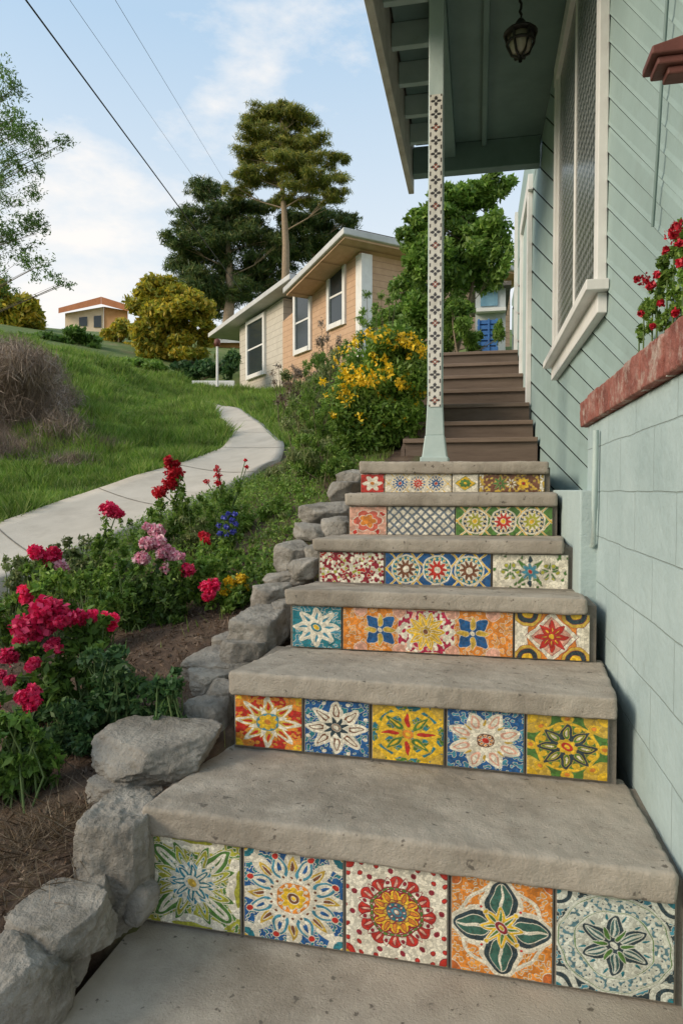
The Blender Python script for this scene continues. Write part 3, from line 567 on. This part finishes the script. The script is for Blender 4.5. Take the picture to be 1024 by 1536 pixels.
# ---------------- vegetation helpers
def clumps(L,d,dep=.8,jit=0):
    out=[]
    for (x,y,rx,ry,*dd) in L:
        D_=dd[0] if dd else d
        c=W(x,y,D_+random.uniform(-jit,jit)); k=D_/1020; out.append((c,(rx*k,max(rx,ry)*k*dep,ry*k)))
    return out
def tree(name,label,cat,base,cl,n,size,mat,trunk_r,asp=.45,shell=.35,group=None,trunktop=None,barkm='bark',sub=5,sr=(.32,.55),limb=1.,ub=0.):
    base=np.array(base,float); e=thing(name,base,label,cat,group)
    top=np.array(trunktop if trunktop is not None else max(cl,key=lambda c:c[0][2])[0],float)
    tp=[base*(1-t)+top*t+np.array([math.sin(t*5)*.02,0,0])*(top[2]-base[2]) for t in np.linspace(0,1,8)]
    tr=[trunk_r*(1-.8*t) for t in np.linspace(0,1,8)]
    L=[(tp,tr)]
    for c,r in cl:
        c=np.array(c,float); t=np.clip((c[2]-base[2]-np.linalg.norm((c-base)[:2])*.5)/max(.1,(top[2]-base[2])),.15,.95); s=base*(1-t)+top*t
        mid=(s+c)/2+np.array([0,0,-.05*np.linalg.norm(c-s)]); L.append(([s,mid,c],[trunk_r*.3*limb,trunk_r*.2*limb,trunk_r*.08*limb]))
        for _ in range(4):
            q=c+unit(rng.normal(size=(1,3)))[0]*np.array(r)*.8; L.append(([mid,(mid+q)/2+[0,0,.02],q],[trunk_r*.12*limb,trunk_r*.08*limb,trunk_r*.03*limb]))
    tubes('trunk',L,M[barkm],e,7)
    sc=[]
    for c,r in cl:
        r=np.array(r)
        for _ in range(sub): sc.append((np.array(c)+unit(rng.normal(size=(1,3)))[0]*r*rng.uniform(.3,1.05),r*rng.uniform(*sr)))
    leaves('crown',blobpts(sc,n,shell),size,M[mat],e,asp,upb=ub)
    return e
pc=clumps([(415,164,36,12),(445,180,40,14),(388,182,34,13),(402,206,48,13),(460,216,42,12),(380,234,40,12),(440,245,56,13),(498,240,26,10),(400,268,42,12),(474,276,48,13),(372,258,26,11),(500,296,26,9),(432,302,30,8),(358,285,24,9),(425,224,30,10)],35,.9,1.0)
bs=W(420,520,35); bs[2]=g1(bs[0],bs[1])
tree('pine_tree','tall pine with layered sunlit crown and bare lower trunk','tree',bs,pc,60000,.17,'pine',.28,asp=.10,trunktop=W(428,175,35),sub=30,sr=(.16,.40),shell=.0,limb=.5,ub=.5)
pc=clumps([(310,287,34,16),(288,327,36,20),(345,317,48,20),(318,368,56,24),(278,392,36,24),(385,355,46,24),(350,402,54,26),(402,398,46,24),(300,425,42,24),(385,310,34,12),(268,358,26,16),(332,342,40,18),(345,440,46,22),(395,428,36,20),(320,455,34,18),(420,370,26,20)],38,.9,1.2)
bs=W(340,500,38); bs[2]=g1(bs[0],bs[1])
tree('pine_tree','dense dark green pine with a broad lower crown','tree',bs,pc,70000,.19,'pined',.35,asp=.12,trunktop=W(345,320,38),sub=28,sr=(.2,.46),shell=.0,limb=.4,ub=.4)
pc=clumps([(470,328,46,18),(500,342,36,16),(450,352,36,20),(480,368,42,18),(522,328,18,10),(440,330,30,16),(440,380,30,18)],40,.9,1.5)
bs=W(470,500,40); bs[2]=g1(bs[0],bs[1])
tree('pine_tree','lower dark pine standing behind the tan house','tree',bs,pc,22000,.19,'pined',.25,asp=.13,sub=24,sr=(.2,.46),shell=.0,limb=.4)
yc=clumps([(250,438,42,24),(290,455,36,26),(225,463,32,28),(265,485,50,30),(300,495,30,26),(218,502,26,22),(255,525,44,22)],27,.9,.8)
bs=W(262,560,27); bs[2]=g1(bs[0],bs[1])-.2
tree('broadleaf_tree','rounded yellow green tree glowing in low sun','tree',bs,yc,36000,.115,'ytree',.16,sub=20,sr=(.24,.46),shell=.0,limb=.4)
for (L,d,mt,lab,n,s) in [([(15,455,40,26),(-20,445,40,30),(40,480,26,16),(20,490,40,20)],30,'ytree','golden leafed tree beside the hillside path',9000,.16),
   ([(178,500,26,16),(195,525,20,14),(165,520,16,12)],30,'ytree','small orange gold bush on the hillside',4500,.12),
   ([(100,508,36,14),(125,520,30,12),(60,514,36,14),(85,524,40,12)],26,'leaf','dense green bush below the distant house',7000,.12),
   ([(240,560,26,10),(215,548,30,10),(180,545,30,9)],24,'leafb','low green bushes along the top of the bank',5000,.09),
   ([(285,560,30,14),(310,555,24,14),(345,545,20,22),(265,570,16,9)],22,'leafd','low dark hedge beside the tan house',5000,.10)]:
    cl=clumps(L,d,.8,.5); c=cl[0][0]; bs=[c[0],c[1],g1(c[0],c[1])-.1]
    tree('garden_bush',lab,'bush',bs,cl,n,s,mt,.05,sub=8)
lc=clumps([(-20,150,50,40),(20,215,50,36),(60,215,34,16),(95,215,22,10),(15,290,44,36),(50,330,34,24),(10,370,40,40),(55,400,30,22),(95,425,22,8),(0,430,36,20),(5,100,16,24),(-60,250,60,120),(25,130,16,12),(40,250,30,18),(20,180,30,20),(30,350,34,30)],8,.9,.8)
bs=np.array([W(-330,900,7)[0],W(-330,900,7)[1],0]); bs[2]=g1(bs[0],bs[1])
tree('roadside_tree','sparse feathery tree with fine twigs and small leaves','tree',bs,lc,15000,.023,'leaf',.10,asp=.3,trunktop=W(-120,100,8),shell=.0,sub=20,sr=(.2,.45),limb=.4,barkm='twig')
rc=clumps([(640,322,26,20),(664,302,28,20),(700,298,42,24),(742,288,30,24),(684,340,48,34),(730,350,44,36),(622,350,24,24),(634,395,34,34),(655,400,46,40),(702,410,46,36),(745,400,24,34),(612,440,30,34),(600,478,34,30),(640,470,40,38),(680,470,36,34),(605,505,36,22)],12,.8,1.0)
bs=W(665,600,12); bs[2]=g1(bs[0],bs[1])-.2
tree('broadleaf_tree','leafy green tree crowding behind the porch post','tree',bs,rc,46000,.055,'leafb',.045,sub=30,sr=(.14,.40),shell=.0,limb=.7)
cl=clumps([(690,500,28,32),(680,470,20,16),(708,515,18,14),(752,505,12,26)],10,.8,.3); bs=[cl[0][0][0],cl[0][0][1],g1(cl[0][0][0],cl[0][0][1])]
tree('garden_bush','bright green fern like bush beside wooden stairs','bush',bs,cl,5500,.05,'leafb',.03,asp=.2)
YS=[(565,555,60,46),(528,592,50,48),(602,575,46,56),(560,622,66,54),(612,640,34,44),(514,640,40,40),(600,526,36,26),(560,665,66,28)]
cl=clumps(YS,6.6,.8,.10)
bs=[cl[3][0][0],cl[3][0][1],g1(cl[3][0][0],cl[3][0][1])]
e=tree('flowering_shrub','rounded green shrub covered in small yellow flowers','bush',bs,cl,52000,.029,'leafb',.03,sub=16,sr=(.35,.55),shell=.2)
yb=clumps([(565,538,60,38),(530,578,48,34),(600,555,48,48),(560,598,62,40),(600,520,36,24)],6.45,.8,.1)
cpt=blobpts(yb,170,.97); pp=(cpt[:,None,:]+rng.normal(size=(170,11,3))*.022).reshape(-1,3)
leaves('blossom',pp,.021,M['yel'],e,.65)
def wild(label,L,d,n,s,mt,asp=.25,name='wild_shrub',ub=.8,tall=0):
    cl=clumps(L,d,.8,.2); c=cl[0][0]; bs=[c[0],c[1],g1(c[0],c[1])-.05]
    e=thing(name,bs,label,'bush'); sc=[]; T=[]
    for c,r in cl:
        for _ in range(12):
            q=np.array(c)+unit(rng.normal(size=(1,3)))[0]*np.array(r)*rng.uniform(.5,1.15)+np.array([0,0,tall*rng.random()]); 
            b0=np.array([c[0]+rng.normal()*.06,c[1]+rng.normal()*.06,0]); b0[2]=min(g1(b0[0],b0[1])-.02,q[2]-.05)
            m_=(b0+q)/2+rng.normal(size=3)*.03; T.append(([b0,m_,q],[.005*d/6,.0035*d/6,.0015*d/6])); sc.append((q,np.array(r)*.24))
            sc.append((m_,np.array(r)*.26))
    tubes('stems',T,M['twig'],e,4); leaves('foliage',blobpts(sc,n,.0),s,M[mt],e,asp,upb=ub); return e
wild('airy sage green shrub with thin upright stems',[(452,710,44,44),(432,750,34,34),(475,745,36,36)],5.4,9000,.020,'sage',tall=.25)
wild('airy green shrub with slender twigs beside stones',[(480,700,40,30),(510,700,26,26),(455,770,30,24)],5.0,8500,.020,'leafb',tall=.12)
wild('tall weedy shrub with bare arching twigs',[(455,625,34,40),(475,590,36,46)],7.5,7500,.026,'sage',tall=.35)
wild('tall wispy green weeds beside the middle steps',[(455,680,34,50),(470,650,34,50)],6.0,6000,.024,'leafb',asp=.14,tall=.4)
wild('reddish brown shrub against the tan house',[(455,575,36,36),(430,562,28,22),(490,530,24,40)],11,5000,.03,'dry')
wild('tangled green shrub below the tan house',[(500,570,36,46),(470,550,26,30),(520,540,22,30)],10,8000,.03,'leafb')
wild('airy shrub between the tan house and stairs',[(575,480,30,30),(560,510,34,24)],10,4500,.032,'leafb',tall=.3)
wild('low leafy shrub beside the path bend',[(385,800,40,22),(350,800,30,20),(408,780,30,26),(350,830,40,24)],4.5,9000,.018,'leafb',tall=.15)
wild('low green shrub filling the bed beside the path',[(300,815,40,20),(270,825,40,20),(420,805,26,22),(390,835,30,18)],4.3,7000,.018,'sage',tall=.08)
wild('green shrub tucked between path and yellow shrub',[(485,640,36,34),(468,665,32,30),(500,680,34,24)],6.8,9000,.022,'leafb')
def dry(L,d,n,label):
    cl=clumps(L,d,1.,.3); c=cl[0][0]; e=thing('dry_brush',[c[0],c[1],g1(c[0],c[1])],label,'bush')
    p=blobpts(cl,n,.0); p[:,2]=np.maximum(p[:,2],gz(p[:,0],p[:,1])+.02); leaves('stalks',p,.14,M['dry'],e,.026,upb=1.2); return e
dry([(10,575,70,50),(-40,620,70,60),(50,620,60,44),(95,655,46,34),(40,550,50,30),(130,685,40,24),(160,705,26,14),(0,680,70,30)],9.3,34000,'tangled grey brown dry brush on the grassy bank')
dry([(10,540,60,34),(60,568,44,28),(-40,550,50,40),(90,600,34,24)],11,13000,'tangled dry brush near the top of the bank')
dry([(-10,695,60,22),(50,695,60,18),(110,700,40,14)],8.5,7000,'low dry brush at the foot of the bank')
def blades(name,x,y,h,mat,w=.006,lean=.45):
    z=gz(x,y); n=len(x); p=np.stack([x,y,z-.01],-1); q=rng.uniform(0,2*math.pi,n); t=np.stack([np.cos(q),np.sin(q),0*q],-1); hh=(h*rng.uniform(.5,1.3,n))[:,None]
    ww=(w*rng.uniform(.7,1.3,n))[:,None]
    ln=rng.normal(size=(n,3))*lean; ln[:,2]=1; tip=p+ln*hh; mid=p+ln*hh*.5+np.array([0,0,.05])*hh
    V=np.stack([p-t*ww,p+t*ww,mid+t*ww*.7,tip,mid-t*ww*.7],1); return fast(name,V,np.arange(5*n).reshape(n,5),mat)
N=320000; u=rng.random(N)**.8; yy=3+u*17; xx=-yy*.86+rng.random(N)*(yy*.86+.0)
ok=~inpoly(xx,yy,bedpoly)&~inpoly(xx,yy,pathpoly); xx,yy=xx[ok],yy[ok]
ok=(xx<-.9)&(xx<-.28*yy+1.2); xx,yy=xx[ok],yy[ok]
nn=np.array([noise.noise(Vector((a*.9,b*.9,1))) +.5*noise.noise(Vector((a*3,b*3,1))) for a,b in zip(xx,yy)])
g=blades('bank_grass',xx,yy,(.075+.006*yy)*np.clip(1+1.4*nn,.45,2.0),M['grass'],.0025+.0006*yy); g['kind']='stuff'
N=30000; xx=rng.uniform(-4.5,-.75,N); yy=rng.uniform(.8,7.,N); ok=inpoly(xx,yy,bedpoly)&(rng.random(N)<np.clip((yy-2.6)/2,0.03,1)); g=blades('bed_grass',xx[ok],yy[ok],.07,M['grass'],.003); g['kind']='stuff'
N=18000; xx=rng.uniform(-3,-.85,N); yy=rng.uniform(.9,3.8,N); ok=inpoly(xx,yy,bedpoly); xx,yy=xx[ok],yy[ok]
g=leaves('mulch_litter',np.stack([xx,yy,gz(xx,yy)+.008],-1),.013,M['mulch'],None,.2); g['kind']='stuff'
N=40000; xx=rng.uniform(-4.2,-.95,N); yy=rng.uniform(2.4,6.,N); nn=np.array([noise.noise(Vector((a*1.7,b*1.7,3))) for a,b in zip(xx,yy)])
ok=inpoly(xx,yy,bedpoly)&(nn>-.10+.3*(yy<3.2)); xx,yy=xx[ok],yy[ok]
g=leaves('ground_cover',np.stack([xx,yy,gz(xx,yy)+.02+rng.random(len(xx))*.12],-1),.014,M['leafb'],None,.4,upb=.5); g['kind']='stuff'
# ---------------- flower plants
def plant(name,label,fol,d,n,s,mt,blooms,asp=.45):
    cl=clumps(fol,d,.8,.05); c=cl[0][0]; bs=np.array([c[0],c[1],g1(c[0],c[1])]); e=thing(name,bs,label,'flowering plant')
    sc=[];T=[]
    for c,r in cl:
        r=np.array(r)
        for _ in range(13):
            q=np.array(c)+unit(rng.normal(size=(1,3)))[0]*r*rng.uniform(.2,1.3); sc.append((q,r*rng.uniform(.15,.36)))
            b0=np.array([c[0]+rng.normal()*.03,c[1]+rng.normal()*.03,g1(c[0],c[1])-.02]); T.append(([b0,(b0+q)/2+rng.normal(size=3)*.02,q],[.004,.003,.0015]))
            sc.append(((b0+q)/2,r*.2))
    p=blobpts(sc,int(n*1.7),.0); zz=gz(p[:,0],p[:,1])+.01; p[:,2]=np.maximum(p[:,2],zz)
    for (x,y,dd,r,mm) in blooms:
        q=W(x,y,dd); i=min(range(len(cl)),key=lambda j:np.linalg.norm(np.array(cl[j][0])-q)); c=np.array(cl[i][0]); T.append(([c,(c+q)/2+[0,0,-.02],q],[.004,.004,.003]))
        rr=r*dd/1020; k=max(1,int(r/9)); 
        cc=[(q+unit(rng.normal(size=(1,3)))[0]*rr*.6*np.array([1,1,.65]),rr*.42*np.array([1,1,.85])) for _ in range(k+2)] if r>14 else [(q,rr*np.array([1,1,.8]))]
        bp_=blobpts(cc,int(150+r*26) if r>6 else 60,.2); leaves('blossom',bp_,.006+rr*.08,M[mm],e,.75)
        lp_=blobpts([((c+q)/2,np.array([.03,.03,.08]))],40,.2); p=np.concatenate([p,lp_])
    tubes('stems',T,M['stem'],e,5); leaves('foliage',p,s,M[mt],e,asp); return e
plant('rose_bush','rose bush with large crimson double blooms',[(100,1000,70,40),(60,1040,50,40),(140,960,40,30)],2.35,2200,.020,'leaf',
 [(62,928,2.3,44,'red'),(95,930,2.3,24,'red'),(85,968,2.3,17,'red'),(130,928,2.35,21,'red'),(162,932,2.4,19,'red'),(46,1046,2.1,25,'red'),(8,1016,2.2,17,'red'),(54,1000,2.2,18,'red'),(14,984,2.3,14,'red')])
plant('rose_bush','leafy dark green bush without flowers on mulch',[(190,1040,66,46),(240,1060,40,36),(130,1080,60,44),(60,1110,60,40),(258,1025,26,26),(170,1000,46,28)],2.2,6000,.016,'leafd',[])
plant('rose_bush','low green bush beside the bed stones',[(10,1150,50,40),(-30,1100,60,50),(30,1090,40,30),(60,1130,40,30)],1.95,2400,.018,'leaf',[(-20,1060,2.0,20,'red')])
plant('geranium_plant','geranium with crimson heads above fresh leaves',[(60,890,50,36),(100,880,40,30),(20,920,40,30)],3.1,2400,.018,'leafb',
 [(65,828,3.2,25,'red'),(80,840,3.2,15,'red'),(90,850,3.2,12,'pink'),(42,890,3.0,20,'red'),(30,963,2.9,10,'red')])
plant('geranium_plant','tall geranium with single magenta head',[(165,860,28,50),(150,830,20,36)],3.6,1300,.017,'leafb',[(163,763,3.7,13,'red'),(175,770,3.7,10,'red')])
plant('phlox_plant','bushy plant with pale pink flower heads',[(235,880,46,44),(200,890,36,36),(260,900,40,40),(230,930,46,24),(190,850,28,30)],3.1,4800,.018,'leaf',
 [(228,815,3.15,23,'pink'),(245,830,3.15,19,'pink'),(235,796,3.2,12,'pink'),(262,838,3.15,14,'pink'),(280,855,3.1,12,'red'),(213,838,3.1,12,'pink'),(250,852,3.1,9,'pink'),(222,790,3.2,7,'pink')])
plant('geranium_plant','tall plant with stacked scarlet blooms',[(245,795,28,36),(270,785,26,34),(285,765,24,26)],4.2,2300,.018,'leafb',
 [(256,694,4.2,15,'scar'),(262,710,4.2,13,'scar'),(240,738,4.2,12,'scar'),(256,725,4.2,13,'scar')])
plant('salvia_plant','upright plant with slender red flower spikes',[(320,780,22,34),(345,770,18,34)],4.4,1200,.016,'leafb',
 [(326,703,4.4,6,'scar'),(327,713,4.4,6,'scar'),(310,722,4.4,5,'scar'),(326,724,4.4,6,'scar'),(368,690,4.6,3,'scar'),(370,700,4.6,3,'scar')])
plant('rose_bush','low bush with deep red blooms',[(300,850,36,34),(320,900,28,28)],3.3,2200,.017,'leafb',[(305,806,3.6,16,'deep'),(311,887,3.0,20,'red'),(318,878,3.0,12,'red')])
plant('lavender_plant','upright plant with blue violet flower spikes',[(345,830,28,30)],3.8,1300,.016,'leafb',[(340,790,3.8,5,'blu'),(349,797,3.8,5,'blu'),(330,800,3.8,5,'blu'),(348,780,3.8,5,'blu'),(336,777,3.8,5,'blu'),(354,786,3.8,4,'blu'),(342,770,3.8,4,'blu'),(352,771,3.8,4,'blu'),(328,788,3.8,4,'blu'),(340,802,3.8,5,'blu')])
plant('marigold_plant','low plant with bright yellow flowers',[(350,895,34,22),(370,890,24,20)],3.2,1300,.016,'leafb',[(345,872,3.2,9,'yel'),(361,868,3.2,9,'yel'),(352,884,3.2,8,'yel'),(338,888,3.2,7,'yel'),(368,882,3.2,6,'yel')])
for (x,y,d,n) in [(20,880,3.4,2),(100,840,3.8,3),(390,850,3.6,2),(130,905,2.9,2),(150,900,3.2,2),(40,850,3.9,2),(210,810,4.4,2),(120,850,3.7,2),(330,860,3.5,2)]:
    plant('leafy_weed','small leafy weed growing among the flowers',[(x,y,30,38),(x+20,y+15,26,22)],d,1000,.016,'leafb' if x%20 else 'sage',[])
p=W(50,1230,1.75); N=1200; xx=p[0]+rng.normal(size=N)*.12; yy=p[1]+rng.normal(size=N)*.10; g=blades('dry_straw',xx,yy,.06,M['straw'],.0012,lean=1.2); g['kind']='stuff'
# planter geranium
q0=PX(985,430,.47)
e=thing('planter_geranium',(.47,q0[1],cz1),'red flowering geranium spilling over the brick cap','flowering plant')
d0=q0[1]
cl=[(PX(x,y,.47),np.array([.5,1,1])*r*d0/1020) for x,y,r in [(1000,420,26),(978,465,24),(1010,385,22),(958,500,16),(1015,450,26),(1000,485,20),(1025,355,20),(1040,420,34),(985,440,24),(1040,370,30),(965,470,14)]]
sc=[(np.array(c)+unit(rng.normal(size=(1,3)))[0]*r*rng.uniform(.3,1.3),r*rng.uniform(.2,.42)) for c,r in cl for _ in range(10)]
leaves('foliage',blobpts(sc,4600,.0),.0085,M['leafb'],e,.5)
for x,y,r in [(968,422,9),(955,418,5),(1008,352,9),(1016,340,7),(975,428,6),(998,375,4),(960,470,4),(990,455,4),(1020,395,5),(978,490,3),(1018,365,4),(984,412,4),(1012,470,4)]:
    c=PX(x,y,.43); rr=r*d0/1020; leaves('blossom',blobpts([(c,rr*np.ones(3))],70,.1),.0055,M['deep'],e,.75)
tubes('stems',[([(.47,c[0][1],cz1-.02),c[0]],[.003,.002]) for c in cl],M['stem'],e,5)
# ---------------- neighbour house
Aw=W(360,580,24)[:2]; Bw=W(540,580,17)[:2]; dv=Bw-Aw; Lf=np.linalg.norm(dv); dv/=Lf; nv=np.array([dv[1],-dv[0]]); 
if nv@(-Bw)<0: nv=-nv
NH=thing('tan_house',(Bw[0],Bw[1],2.6),'tan and white bungalow with stepped pale roofs and white windows','house')
def fp(t,o_,z): p=Aw+dv*t*Lf+nv*o_; return (p[0],p[1],z)
def onpl(px,py,ov):
    r=ray(px,py); s=((Aw+nv*ov)@nv)/(r[:2]@nv); p=r*s; return ((p[:2]-Aw)@dv/Lf,p[2])
tofac=lambda x,y:onpl(x,y,0.)
def prism(t0,t1,o0,o1,z0a,z0b,z1a,z1b):
    return [fp(t0,o1,z0a),fp(t1,o1,z0b),fp(t1,o0,z0b),fp(t0,o0,z0a),fp(t0,o1,z1a),fp(t1,o1,z1b),fp(t1,o0,z1b),fp(t0,o0,z1a)]
tM,_=tofac(425,500)
l0,l1=onpl(312,500,.5),onpl(434,410,.5); u0,u1=onpl(424,432,.8),onpl(515,340,.8)
zlo=lambda t:l0[1]+(l1[1]-l0[1])*(t-l0[0])/(l1[0]-l0[0]); zup=lambda t:u0[1]+(u1[1]-u0[1])*(t-u0[0])/(u1[0]-u0[0])
hexa('white_wall',prism(0,tM,-5,0,1.5,1.5,zlo(0)-.2,zlo(tM)-.2),M['hwhite'],NH)
hexa('tan_wall',prism(tM+.002,1,-5,.03,1.5,1.5,zup(tM)-.2,zup(1)-.2),M['hbrick'],NH)
rt_=.16
hexa('lower_roof',prism(l0[0],l1[0],-5.4,.5,l0[1]-rt_,l1[1]-rt_,l0[1],l1[1]),M['roofw'],NH,.02)
hexa('upper_roof',prism(u0[0],u1[0],-5.4,.8,u0[1]-rt_,u1[1]-rt_,u0[1],u1[1]),M['roofw'],NH,.02)
hexa('soffit',prism(u0[0]+.01,u1[0]-.01,-5.2,.72,u0[1]-rt_-.06,u1[1]-rt_-.06,u0[1]-rt_-.003,u1[1]-rt_-.003),M['hbrick'],NH)
for nm,(a_,b_) in (('lower_shingles',(l0,l1)),('upper_shingles',(u0,u1))):
    hexa('roof_shingles',prism(a_[0]+.01,b_[0]-.01,-5.3,.4,a_[1]+.003,b_[1]+.003,a_[1]+.05,b_[1]+.05),M['roof'],NH)
hexa('corner_trim',prism(.985,1.02,-.25,.06,1.5,1.5,zup(1)-.27,zup(1)-.27),M['white'],NH)
for (x0,x1,y0,y1) in [(374,397,482,552),(446,466,440,515),(497,517,402,476)]:
    ta,z1=tofac(x0,y0); tb,_=tofac(x1,y0); _,z0=tofac(x1,y1+4); _,z1b=tofac((x0+x1)/2,y0)
    w_=hexa('window',prism(ta,tb,.0,.045,z0,z0,z1b,z1b),M['glass'],NH)
    fr=.13/Lf; V=[];Fc=[]
    for pz in (prism(ta-fr,ta,0,.09,z0-.13,z0-.13,z1b+.13,z1b+.13),prism(tb,tb+fr,0,.09,z0-.13,z0-.13,z1b+.13,z1b+.13),prism(ta,tb,0,.088,z1b,z1b,z1b+.13,z1b+.13),prism(ta,tb,0,.12,z0-.13,z0-.13,z0,z0),prism(ta,tb,0,.06,(z0+z1b)/2-.02,(z0+z1b)/2-.02,(z0+z1b)/2+.03,(z0+z1b)/2+.03)):
        k0=len(V); V+=pz; Fc+=[tuple(i+k0 for i in f) for f in HF]
    o=mesh('frame',V,Fc,M['white'],None); o.parent=w_
c=W(140,490,50)
DH=thing('hillside_house',c,'distant cream house with low terracotta roof among trees','house')
def dhp(x,y,dd=0): return W(x,y,50+dd)
def slab(name,x0,x1,y0a,y0b,y1a,y1b,dep,mat,par,front=0):
    return hexa(name,[dhp(x0,y1a,front),dhp(x1,y1b,front),dhp(x1,y1b,front+dep),dhp(x0,y1a,front+dep),dhp(x0,y0a,front),dhp(x1,y0b,front),dhp(x1,y0b,front+dep),dhp(x0,y0a,front+dep)],mat,par)
slab('wall',98,156,470,460,530,530,5,M['cream'],DH); slab('side_wall',156.2,192,460,466,530,530,4,M['orange'],DH,.1)
slab('roof',88,152,462,445,470,456,6,M['terra'],DH,-.6); slab('roof',152.2,197,445,459,456,468,6,M['terra'],DH,-.6)
slab('window',141,152,474,473,491,491,.1,M['glass'],DH,-.05); slab('window',119,131,476,475,489,489,.1,M['glass'],DH,-.05)
PA=thing('garden_shed',W(330,525,32),'small orange walled shed in evening sun','shed')
def pr(x0,x1,y0,y1,d,dep): return [W(x0,y1,d),W(x1,y1,d),W(x1,y1,d+dep),W(x0,y1,d+dep),W(x0,y0,d),W(x1,y0,d),W(x1,y0,d+dep),W(x0,y0,d+dep)]
hexa('wall',pr(300,362,514,545,32,2),M['orange'],PA); hexa('roof',pr(296,366,508,514,31.6,3),M['roofw'],PA)
o=hexa('retaining_wall',pr(288,352,571,590,20.5,.3),M['white'],None,.02); tag(o,'low white retaining wall beside the path','wall')
e=thing('garden_post',W(326,578,19),'slim grey post with red cap by the path','post')
tubes('pole',[([W(326,580,19),W(326,514,19)],[.04,.035])],M['white'],e,8); cpt=W(326,514,19)
lathe('cap',[(.0,.12),(.08,.08),(.09,-.02),(.06,-.10),(.0,-.12)],cpt,M['rust'],e,12)
e=thing('blue_crate',PY(731,525,11.5),'blue slatted plastic crate at the top of stairs','crate')
a=PY(716,528,11.5); b_=PY(746,478,11.5)
boxes('crate_body',[(a[0],b_[0],11.52,11.9,a[2],b_[2]-.01)],M['blue'],e)
sl=[]
for i in range(6):
    z=a[2]+(b_[2]-a[2])*i/6; sl.append((a[0]-.01,b_[0]+.01,11.49,11.515,z+.01,z+(b_[2]-a[2])/6-.015))
for xx_ in (a[0],(a[0]+b_[0])/2,b_[0]-.03): sl.append((xx_,xx_+.03,11.47,11.488,a[2],b_[2]))
boxes('slats',sl,surf('blue_slat',(.03,.12,.34),(.05,.18,.45),6,.6),e,.003)
e=thing('white_outbuilding',PY(735,520,14.),'small pale outbuilding with blue window behind the stairs','outbuilding')
a=PY(712,530,14.); b_=PY(758,432,14.)
box('wall',a[0],b_[0],14.,16.,a[2]-1,b_[2],M['greywall'],e); box('roof',a[0]-.1,b_[0]+.1,13.8,16.2,b_[2]+.002,b_[2]+.08,M['roof'],e)
a1=PY(720,460,14.); b1=PY(746,438,14.); box('window',a1[0],b1[0],13.97,13.995,a1[2],b1[2],surf('blue_glass',(.12,.25,.34),(.2,.36,.45),5,.3),e,.004)
box('shelf',a[0],b_[0],13.8,13.995,PY(740,470,14)[2],PY(740,465,14)[2],M['white'],e)
def pl(p,q,r,ext=.6):
    p=np.array(p);q=np.array(q); d_=p-q; p2=p+d_*ext; L=[p2*(1-t)+q*t for t in np.linspace(0,1,40)]
    tag(tubes('power_line',[(L,r)],M['cable'],None,5),'thin black overhead power line crossing the sky','power line','overhead power lines')
pl(W(38,-2,8),W(362,437,22.8),.012)
pl(W(105,0,16),W(292,268,38),.006); pl(W(172,-2,16),W(335,268,38),.006)
# ---------------- camera
cam=bpy.data.cameras.new('camera'); co=bpy.data.objects.new('camera',cam); scn.collection.objects.link(co); scn.camera=co
cam.sensor_fit='VERTICAL'; cam.sensor_height=36; cam.sensor_width=24; cam.lens=F/1536*36; cam.clip_start=.02; cam.clip_end=3000
co.rotation_euler=(math.pi/2-P,0,A)
# ---------------- light
el=math.radians(26); sd_=Vector((-1,-.6,0)).normalized()*math.cos(el)+Vector((0,0,math.sin(el)))
su=bpy.data.lights.new('sun','SUN'); su.energy=3.0; su.angle=math.radians(26); su.color=(1,.85,.66); so=bpy.data.objects.new('sun',su); scn.collection.objects.link(so)
so.rotation_euler=(-sd_).to_track_quat('-Z','Y').to_euler()
w=bpy.data.worlds.new('World'); scn.world=w; w.use_nodes=True; nt=w.node_tree; nt.nodes.clear()
ow=nt.nodes.new('ShaderNodeOutputWorld'); bg=nt.nodes.new('ShaderNodeBackground'); sk=nt.nodes.new('ShaderNodeTexSky'); sk.sky_type='NISHITA'; sk.sun_disc=False
sk.sun_elevation=el; sk.sun_rotation=math.atan2(sd_.x,sd_.y); sk.dust_density=1.5; sk.air_density=1.0; sk.ozone_density=1.5
tc=nt.nodes.new('ShaderNodeTexCoord'); mp=nt.nodes.new('ShaderNodeMapping'); mp.inputs['Scale'].default_value=(1,1,2.2); mp.inputs['Location'].default_value=(.35,.2,.1); nt.links.new(tc.outputs['Generated'],mp.inputs[0])
haze=mixc(nt,.65,sk.outputs[0],(4.3,5.8,7.2))
sz=nt.nodes.new('ShaderNodeSeparateXYZ'); nt.links.new(tc.outputs['Generated'],sz.inputs[0])
hz=ramp(nt,sz.outputs[2],[(.10,(.9,.9,.9)),(.55,(0,0,0))])
haze=mixc(nt,hz.outputs[0],haze,(6.8,6.6,6.2))
n=nz(nt,3.2,9,.6,mp.outputs[0]); r=ramp(nt,n.outputs[0],[(.52,(0,0,0)),(.68,(.8,.8,.8))])
col=mixc(nt,r.outputs[0],haze,(7.0,6.6,6.2))
nt.links.new(col,bg.inputs[0]); bg.inputs[1].default_value=.155; nt.links.new(bg.outputs[0],ow.inputs[0])
scn.view_settings.view_transform='Standard'; scn.view_settings.look='None'; scn.view_settings.exposure=0
